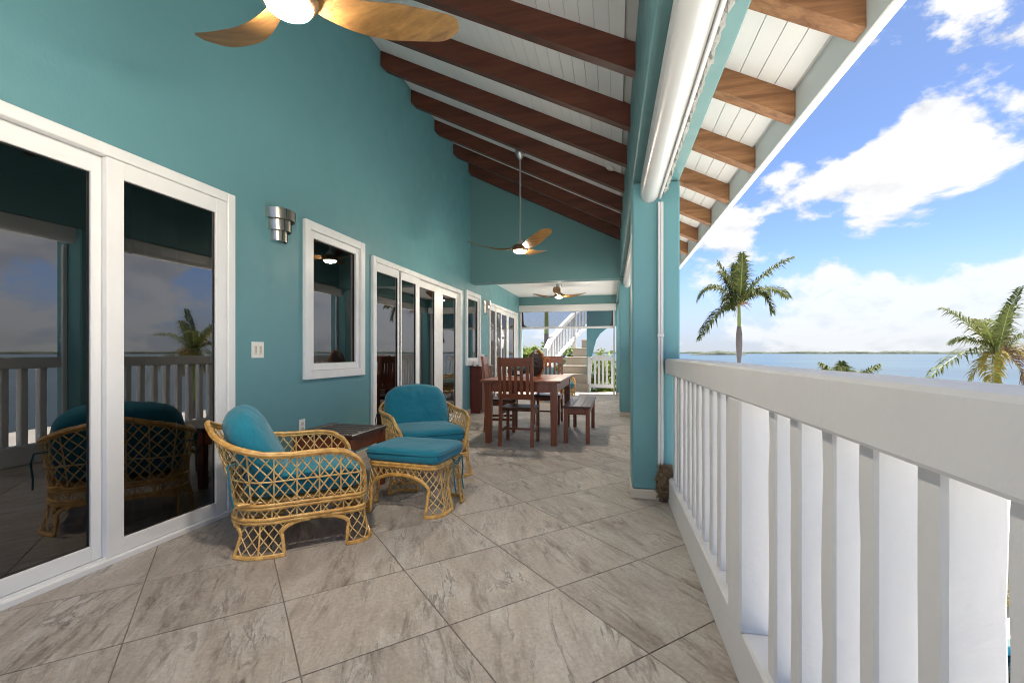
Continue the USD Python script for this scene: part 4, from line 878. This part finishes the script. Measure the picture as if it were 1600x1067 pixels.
def bundle_cloth():
    t = thing('cloth_bundle', 'black and teal cloth bundle with white bits behind the near dining chair', 'cloth', (-1.40, 6.34, .785))
    m = trimesh.creation.icosphere(3, 1.0); v = m.vertices; v *= (.14, .10, .075); v[:, 2] += .07; v += m.vertex_normals * (.04 * (meshkit.noise(v * 14) - .5))[:, None]; v[:, 2] = np.maximum(v[:, 2], .002)
    part(t, 'black_cloth', m, 'black_cloth', smooth=True)
    m = trimesh.creation.icosphere(3, 1.0); v = m.vertices; v *= (.09, .08, .06); v += (.06, 0, .115); v += m.vertex_normals * (.03 * (meshkit.noise(v * 17 + 4) - .5))[:, None]
    part(t, 'teal_cloth', m, 'teal_cloth', smooth=True)
    part(t, 'white_sheet', cat(rbx(-.11, .0, -.13, -.05, .001, .006, .002), rbx(.02, .075, -.115, -.10, .03, .075, .003)), 'white_paper')
bundle_cloth()
def cabinet():
    t = thing('cabinet', 'dark red wooden cabinet against the teal wall past the dining table', 'cabinet', (-2.535, 8.38, 0))
    part(t, 'carcass', rbx(-.105, .10, -.36, .36, .06, .845, .004), 'cabinet_wood')
    part(t, 'plinth', rbx(-.105, .085, -.35, .35, 0, .058, .003), 'cabinet_wood')
    part(t, 'top', rbx(-.108, .115, -.375, .375, .846, .868, .004), 'cabinet_wood')
    for k_ in (-1, 1):
        dr = part(t, 'door', rbx(.101, .116, k_ * .18 - .172, k_ * .18 + .172, .07, .835, .003), 'cabinet_wood')
        part(dr, 'knob', cyl((.116, k_ * .03, .5), (.135, k_ * .03, .5), .01, 12), 'brushed_nickel')
cabinet()
tr = thing('paper_roll', 'white paper towel roll on the dark red cabinet', 'paper towel', (-2.47, 8.16, .868))
part(tr, 'roll', lathe([(.018, .006), (.052, .006), (.055, .02), (.055, .21), (.052, .225), (.018, .225), (.018, .006)]), 'white_paper', smooth=40)
part(tr, 'holder_rod', cyl((0, 0, .004), (0, 0, .27), .006, 10), 'white_plastic')
part(tr, 'holder_base', lathe([(0, 0), (.062, 0), (.062, .005), (0, .006)]), 'white_plastic', smooth=40)
cp = thing('cup', 'small white cup on the cabinet beside the paper roll', 'cup', (-2.585, 8.12, .868))
part(cp, 'body', lathe([(0, 0), (.026, 0), (.033, .03), (.037, .085), (.034, .085), (.030, .03), (0, .006)]), 'white_plastic', smooth=40)
part(cp, 'handle', tube([(-.035 - .018 * math.sin(a), 0, .045 + .022 * math.cos(a)) for a in np.linspace(0, math.pi, 10)], .004, 6), 'white_plastic', smooth=60)

# ------------------------------------------------------------------ far end: roller screen, gate, stairs, arch
t = thing('end_roller_screen', 'grey mesh roller screen partly lowered in the far end opening', 'screen', (-1.35, 12.45, 0))
part(t, 'housing', rbx(-2.648, -.02, 12.33, 12.378, 2.245, 2.42, .006), 'white_aluminium', world=True)
part(t, 'housing_cover', rbx(-2.648, -.02, 12.38, 12.60, 2.25, 2.412, .006), 'white_aluminium', world=True)
part(t, 'mesh', bx(-2.585, -.105, 12.462, 12.464, 1.83, 2.248), 'screen_mesh', world=True)
part(t, 'bottom_bar', rbx(-2.60, -.10, 12.445, 12.482, 1.775, 1.832, .005), 'white_aluminium', world=True)
for a, b in ((-2.648, -2.588), (-.10, -.055)): part(t, 'side_track', rbx(a, b, 12.42, 12.50, 0, 2.244, .004), 'white_aluminium', world=True)
part(t, 'corner_guide', extr(Polygon([(-2.586, 1.833), (-2.43, 1.833), (-2.53, 1.90), (-2.555, 2.248), (-2.586, 2.248)]), .004, 'y', 12.452), 'dark_metal', world=True)
part(t, 'corner_guide', extr(Polygon([(-.103, 1.833), (-.20, 1.833), (-.15, 1.90), (-.118, 2.248), (-.103, 2.248)]), .004, 'y', 12.452), 'dark_metal', world=True)

t = thing('picket_gate', 'white picket gate at the head of the far steps, green hedge showing through', 'gate', (-.47, 13.4, .1))
x0, x1 = -.828, -.108
part(t, 'stile', rbx(x0, x0 + .095, 13.37, 13.42, .108, 1.0, .005), 'white_plaster', world=True)
part(t, 'stile', rbx(x1 - .06, x1, 13.37, 13.42, .108, 1.0, .005), 'white_plaster', world=True)
arc = [(x0 + (x1 - x0) * u, 1.0 + .045 * math.sin(math.pi * u)) for u in np.linspace(0, 1, 16)]
part(t, 'top_rail', extr(Polygon([(x0 + .096, .895), (x1 - .061, .895)] + [p for p in arc[::-1] if x0 + .096 < p[0] < x1 - .061]), .05, 'y', 13.37), 'white_plaster', world=True)
part(t, 'bottom_rail', rbx(x0 + .096, x1 - .061, 13.37, 13.42, .108, .215, .005), 'white_plaster', world=True)
n = 4; gw = (x1 - x0 - .157) / (n + 1)
for k_ in range(n):
    xc = x0 + .096 + gw * (k_ + 1); part(t, 'picket', rbx(xc - .030, xc + .030, 13.38, 13.41, .214, .90, .004), 'white_plaster', world=True)

st = thing('garden_stairs', 'pale stone stairs climbing away outside the far end of the veranda', 'stairs', (-1.2, 13.3, 0))
lefts = [-1.73, -1.69, -1.63, -1.55, -1.36, -1.10, -.95]
zt = [.205, .482, .733, .992, 1.262, 1.54, 1.81, 2.08, 2.35]
for k_ in range(7):
    y = 13.3 + .27 * k_; z0 = zt[k_ - 1] - .25 if k_ else -.3
    part(st, 'step', cat(rbx(lefts[k_], -.79, y, y + .62, z0, zt[k_] - .032, .006), rbx(lefts[k_] - .012, -.785, y - .018, y + .62, zt[k_] - .031, zt[k_], .008)), 'stair_stone', world=True)
rl = thing('stair_railing', 'white railing of the far stone stairs, climbing to the right', 'railing', (-1.6, 14.3, .3))
Cx = np.array([(-2.02, 13.1, .40, 1.25), (-1.93, 13.6, .72, 1.60), (-1.68, 14.3, 1.14, 2.02), (-1.37, 15.0, 1.55, 2.46), (-1.0, 15.7, 1.98, 2.95), (-.62, 16.2, 2.40, 3.40)])
def along(u): q = np.linspace(0, 1, len(Cx)); return np.array([np.interp(u, q, Cx[:, i]) for i in range(4)])
def strip(zi, dz, w):
    V = []; us = np.linspace(0, 1, 26)
    for u in us:
        p = along(u); d = along(min(1, u + .02)) - along(max(0, u - .02)); nn = np.array([-d[1], d[0]]); nn /= np.linalg.norm(nn)
        for sx_, zz in ((-1, 0), (1, 0), (1, dz), (-1, dz)): V.append((p[0] + nn[0] * w * sx_, p[1] + nn[1] * w * sx_, p[zi] + zz))
    F = [(i * 4 + j, i * 4 + (j + 1) % 4, (i + 1) * 4 + (j + 1) % 4, (i + 1) * 4 + j) for i in range(25) for j in range(4)] + [(0, 3, 2, 1), (100, 101, 102, 103)]
    m = tm((np.array(V), np.array(F))); m.fix_normals(); return m
part(rl, 'hand_rail', strip(3, -.13, .06), 'white_plaster', world=True)
part(rl, 'stringer', strip(2, -.02, .055).union(strip(2, .13, .055)) if False else strip(2, .13, .055), 'white_plaster', world=True)
for u in np.linspace(.05, .97, 19):
    p = along(u); w = .032
    if abs(u - .6) < .03: continue
    part(rl, 'baluster', rbx(p[0] - w, p[0] + w, p[1] - w, p[1] + w, p[2] + .10, p[3] - .10, .004), 'white_plaster', world=True)
for u in (0.0, .2, .6):
    p = along(u); part(rl, 'newel_post', rbx(p[0] - .062, p[0] + .062, p[1] - .062, p[1] + .062, p[2] - .25, p[3] + .008, .006), 'white_plaster', world=True)
ap = Polygon([(-.872, -.3), (-.775, -.3), (-.775, .98), (-.715, 1.02), (-.66, 1.28), (-.596, 1.50), (-.48, 1.68), (-.33, 1.80), (-.166, 1.875), (.30, 1.95), (.30, 3.3), (-.872, 3.3)])
solo('teal_arch', extr(ap, .22, 'y', 13.62), 'teal_wall_paint', 'teal arch post beside the far stone stairs, behind the grey screen', 'arch')

# ------------------------------------------------------------------ palms and bushes
RIGHT = np.array([cy, sy, 0.0]); 
def frond(base, ctrl, end, n, ll, seed, width=.022, droop=.6):
    """one feather leaf: bent stalk with two rows of hanging leaflets"""
    rg = np.random.default_rng(seed); base, ctrl, end = map(lambda q: np.array(q, float), (base, ctrl, end))
    u = np.linspace(0, 1, n)[:, None]; C = (1 - u) ** 2 * base + 2 * u * (1 - u) * ctrl + u ** 2 * end
    T = np.gradient(C, axis=0); T /= np.linalg.norm(T, axis=1, keepdims=True)
    side = np.cross(T, (0, 0, 1.0)); side /= np.linalg.norm(side, axis=1, keepdims=True) + 1e-9; upv = np.cross(side, T)
    tw = rg.uniform(-.6, .6)
    V, F = [], []
    for i in range(int(n * .08), n):
        uu = i / (n - 1); l0 = ll * (math.sin(math.pi * min(1, .18 + .74 * uu)) ** .7) * rg.uniform(.8, 1.12)
        for sg in (-1, 1):
            d = sg * side[i] * math.cos(tw * sg) + upv[i] * (.35 + rg.normal(0, .2)) + T[i] * (.55 + .5 * uu) + rg.normal(0, .10, 3); d /= np.linalg.norm(d)
            p0 = C[i]; p1 = p0 + d * l0 * .5; d2 = d + np.array([0, 0, -droop * rg.uniform(.7, 1.5)]); d2 /= np.linalg.norm(d2); p2 = p1 + d2 * l0 * .55
            wv = np.cross(d, upv[i]); wv /= np.linalg.norm(wv) + 1e-9; w = width * rg.uniform(.8, 1.2)
            k = len(V); V += [p0 - wv * w * .5, p0 + wv * w * .5, p1 - wv * w, p1 + wv * w, p2]
            F += [(k, k + 1, k + 3), (k, k + 3, k + 2), (k + 2, k + 3, k + 4)]
    lv = trimesh.Trimesh(np.array(V), np.array(F), process=False)
    stalk = tube(C, np.linspace(width * .9, width * .25, n), 5)
    return lv, stalk
def palm(name, label, root, crown_z, prof, fr, scale, ll, width, shaft, flowers, seed, dens=84, trunk_mat='palm_trunk_bark'):
    """root: (x, y) of the trunk. fr: list of (end dx, dz, ctrl dx, dz, depth, kind) in units of scale, dx across the view of the sea"""
    rg = np.random.default_rng(seed)
    t = thing(name, label, 'palm tree', (root[0], root[1], GZ))
    o = np.array([root[0], root[1], crown_z]); fw = np.array([-sy, cy, 0])
    part(t, 'trunk', lathe([(r, z - GZ) for r, z in prof], 18), trunk_mat, smooth=60)
    if shaft: part(t, 'crownshaft', lathe([(r, z - GZ) for r, z in shaft], 18), 'crownshaft_green', smooth=60)
    def put(e, c, dep, kind, sd):
        b = o + rg.normal(0, .02, 3); E_ = o + RIGHT * e[0] * scale + np.array([0, 0, e[1] * scale]) + fw * dep; C_ = o + RIGHT * c[0] * scale + np.array([0, 0, c[1] * scale]) + fw * dep * .5
        lv, stk = frond(b, C_, E_, dens, ll, sd, width, 1.0)
        q = part(t, 'frond', lv, {'g': 'palm_leaf', 'y': 'palm_leaf_yellow', 'b': 'palm_leaf_brown'}[kind], world=True, label={'y': 'yellowing frond', 'b': 'dry brown frond'}.get(kind))
        part(q, 'stalk', stk, 'crownshaft_green', smooth=60, world=True)
    for i, (ex, ez, cx, cz, dep, kind) in enumerate(fr): put((ex, ez), (cx, cz), dep, kind, seed * 50 + i)
    if flowers:
        out = []
        for i in range(flowers[0]):
            d = RIGHT * rg.normal(flowers[1], .6) + fw * rg.normal(0, .7) + np.array([0, 0, rg.normal(flowers[2], .5)]); d /= np.linalg.norm(d); L_ = flowers[3] * rg.uniform(.5, 1.1)
            p0 = o + np.array([0, 0, -.02]) + RIGHT * flowers[1] * .12; p1 = p0 + d * L_ * .6; p2 = p1 + d * L_ * .35 + np.array([0, 0, -.3 * L_]); out.append(tube([p0, p1, p2], flowers[4], 4, caps=False))
        part(t, 'flower_stalks', cat(*out), 'flower_brown', world=True, kind='stuff')
    return t
F1 = [(63, 66, 25, 48, -1.0, 'g'), (88, 14, 52, 44, .6, 'g'), (70, 20, 40, 40, 1.4, 'g'), (38, -14, 34, 34, -.7, 'g'), (-68, -54, -32, 6, -.5, 'g'), (-60, 8, -40, 48, .3, 'g'), (-26, -8, -24, 26, -.8, 'g'), (-28, 70, -12, 34, .4, 'g'), (-10, 72, -2, 38, -.9, 'g'), (8, 68, 2, 36, .9, 'g'), (20, 44, 12, 28, 1.3, 'g'), (-14, 56, -6, 34, 1.0, 'g')]
palm('palm_tree', 'tall palm with grey spindle trunk above the middle of the balustrade', (5.75, 23.9), 3.44,
     [(.0, GZ), (.16, GZ), (.13, -1.5), (.09, 0.2), (.075, .62), (.115, 1.0), (.142, 1.5), (.138, 2.0), (.095, 2.38), (.0, 2.39)],
     F1, .031, .72, .034, [(.08, 2.37), (.083, 2.7), (.072, 3.1), (.06, 3.5), (0, 3.52)], (70, -.15, .35, .75, .010), 3)
F2 = [(-134, -42, -64, 18, -.4, 'g'), (-64, 68, -36, 52, .3, 'g'), (-52, -48, -34, -4, -.6, 'y'), (-30, -56, -18, 2, .2, 'y'), (52, 100, 20, 50, .2, 'g'), (90, -22, 44, 26, .4, 'y'), (-36, 14, -26, 28, .5, 'g'), (88, -70, 52, 10, -.7, 'g'), (100, 40, 50, 50, -.4, 'g'), (-20, 66, -10, 36, -.5, 'g'), (14, 52, 4, 30, .7, 'y'), (70, 26, 34, 34, .9, 'b'), (20, -50, 22, -10, -.3, 'b'), (-74, 44, -40, 50, -.6, 'g')]
palm('palm_tree', 'nearer palm with yellowing fronds rising over the railing at the right edge', (8.05, 12.0), 1.14,
     [(.0, GZ), (.13, GZ), (.10, -2.0), (.075, -.4), (.0, -.39)], F2, .0141, .36, .016, [(.076, -.42), (.068, .2), (.058, .8), (.045, 1.2), (0, 1.22)], (60, .55, .25, .50, .006), 5, dens=48)
F3 = [(-36, 34, -22, 18, .1, 'g'), (-30, 30, -20, 22, -.4, 'g'), (0, 36, -2, 18, .2, 'g'), (34, 32, 20, 20, -.2, 'g'), (38, 20, 24, 22, .4, 'g'), (-44, 10, -24, 24, .5, 'g'), (-16, -30, -24, 10, .4, 'g'), (24, -34, 26, 8, -.4, 'g')]
palm('palm_tree', 'low palm whose three frond tips just show over the railing', (4.95, 11.4), .36,
     [(.0, GZ), (.10, GZ), (.07, -1.0), (.05, .2), (0, .22)], F3, .0150, .30, .014, [(.052, -.05), (.04, .37), (0, .38)], None, 8)
F4 = [(90 * math.cos(a), 40 * math.sin(2 * a) + 20, 50 * math.cos(a), 50, 2.4 * math.sin(a), 'g') for a in np.linspace(0, 2 * np.pi, 11)[:-1]]
palm('palm_tree', 'palm trunk with green shaft behind the far stairs, crown out of sight', (-3.35, 22.0), 3.9,
     [(.0, GZ), (.17, GZ), (.16, -1.5), (.135, .5), (.115, 2.05), (0, 2.06)], F4, .031, .7, .03, [(.112, 2.04), (.10, 2.8), (.08, 3.6), (.06, 4.0), (0, 4.02)], None, 9)

def bush(name, label, c, rad, nleaf, size, seed, mat='bush_leaf', stems=9, catg='bush'):
    """stems from the ground and loose clusters of leaves through the crown"""
    rg = np.random.default_rng(seed); c = np.array(c, float); rad = np.array(rad, float)
    t = thing(name, label, catg, (c[0], c[1], GZ))
    ncl = max(14, nleaf // 55); d = rg.normal(0, 1, (ncl, 3)); d /= np.linalg.norm(d, axis=1, keepdims=True)
    cl = c + d * rad * (rg.uniform(.35, 1.0, (ncl, 1)) ** .5)
    cl[:, 2] = np.maximum(cl[:, 2], GZ + .3)
    st_ = []
    for i in range(stems):
        g = np.array([c[0] + rg.normal(0, rad[0] * .3), c[1] + rg.normal(0, rad[1] * .3), GZ]); e = cl[rg.integers(ncl)]
        st_.append(tube([g, (g + e) / 2 + rg.normal(0, .12, 3), e], [.035, .024, .008], 6))
    part(t, 'stems', cat(*st_), 'bush_stem', smooth=60)
    k = rg.integers(0, ncl, nleaf); P_ = cl[k] + rg.normal(0, .26, (nleaf, 3)) * np.minimum(rad, .75)
    nn = P_ - c; nn = nn / rad; nn /= np.linalg.norm(nn, axis=1, keepdims=True) + 1e-9; nn = nn + rg.normal(0, .55, (nleaf, 3)) + (0, 0, .4); nn /= np.linalg.norm(nn, axis=1, keepdims=True)
    a = np.cross(nn, rg.normal(0, 1, (nleaf, 3))); a /= np.linalg.norm(a, axis=1, keepdims=True); b = np.cross(nn, a)
    s = size * rg.uniform(.6, 1.25, (nleaf, 1))
    V = np.stack([P_ - a * s, P_ - a * s * .2 + b * s * .55 , P_ + a * s, P_ - a * s * .2 - b * s * .55], 1).reshape(-1, 3)
    i4 = np.arange(nleaf)[:, None] * 4; F = np.vstack([i4 + (0, 1, 2), i4 + (0, 2, 3)])
    part(t, 'foliage', trimesh.Trimesh(V, F, process=False), mat, world=True)
bush('hedge_bush', 'green leafy bush behind the far stairs, left of the palm trunk', (-3.45, 18.2, -.7), (1.2, .9, 2.3), 5200, .13, 31)
bush('hedge_bush', 'green leafy bush between the palm trunk and the stair railing', (-1.9, 18.8, -1.1), (.8, .9, 2.25), 3600, .12, 32)
bush('hedge_bush', 'bright green hedge seen through the pickets of the far gate', (-.45, 15.7, -.75), (.85, .7, 1.85), 7500, .085, 33)
bush('hedge_bush', 'small yellow green plant by the pool, glimpsed past the last railing post', (6.75, 9.75, -2.75), (.5, .5, .6), 700, .07, 34, 'yellow_bush_leaf')

# ------------------------------------------------------------------ groups of like things
GROUPS = {'pillar': 'teal pillars along the veranda', 'roller_screen': 'roller screens along the eaves beam', 'ceiling_fan': 'wooden bladed ceiling fans', 'palm_tree': 'palms around the house', 'hedge_bush': 'bushes in the garden',
          'window': 'white framed windows in the teal wall', 'sliding_door': 'white sliding doors in the teal wall', 'wall_lamp': 'stepped metal wall lamps', 'balustrade': 'white balustrades along the veranda'}
for p in stage.GetPrimAtPath('/World').GetChildren():
    for k_, g in GROUPS.items():
        if p.GetName() == k_ or p.GetName().startswith(k_ + '_0'): p.SetCustomDataByKey('group', g)
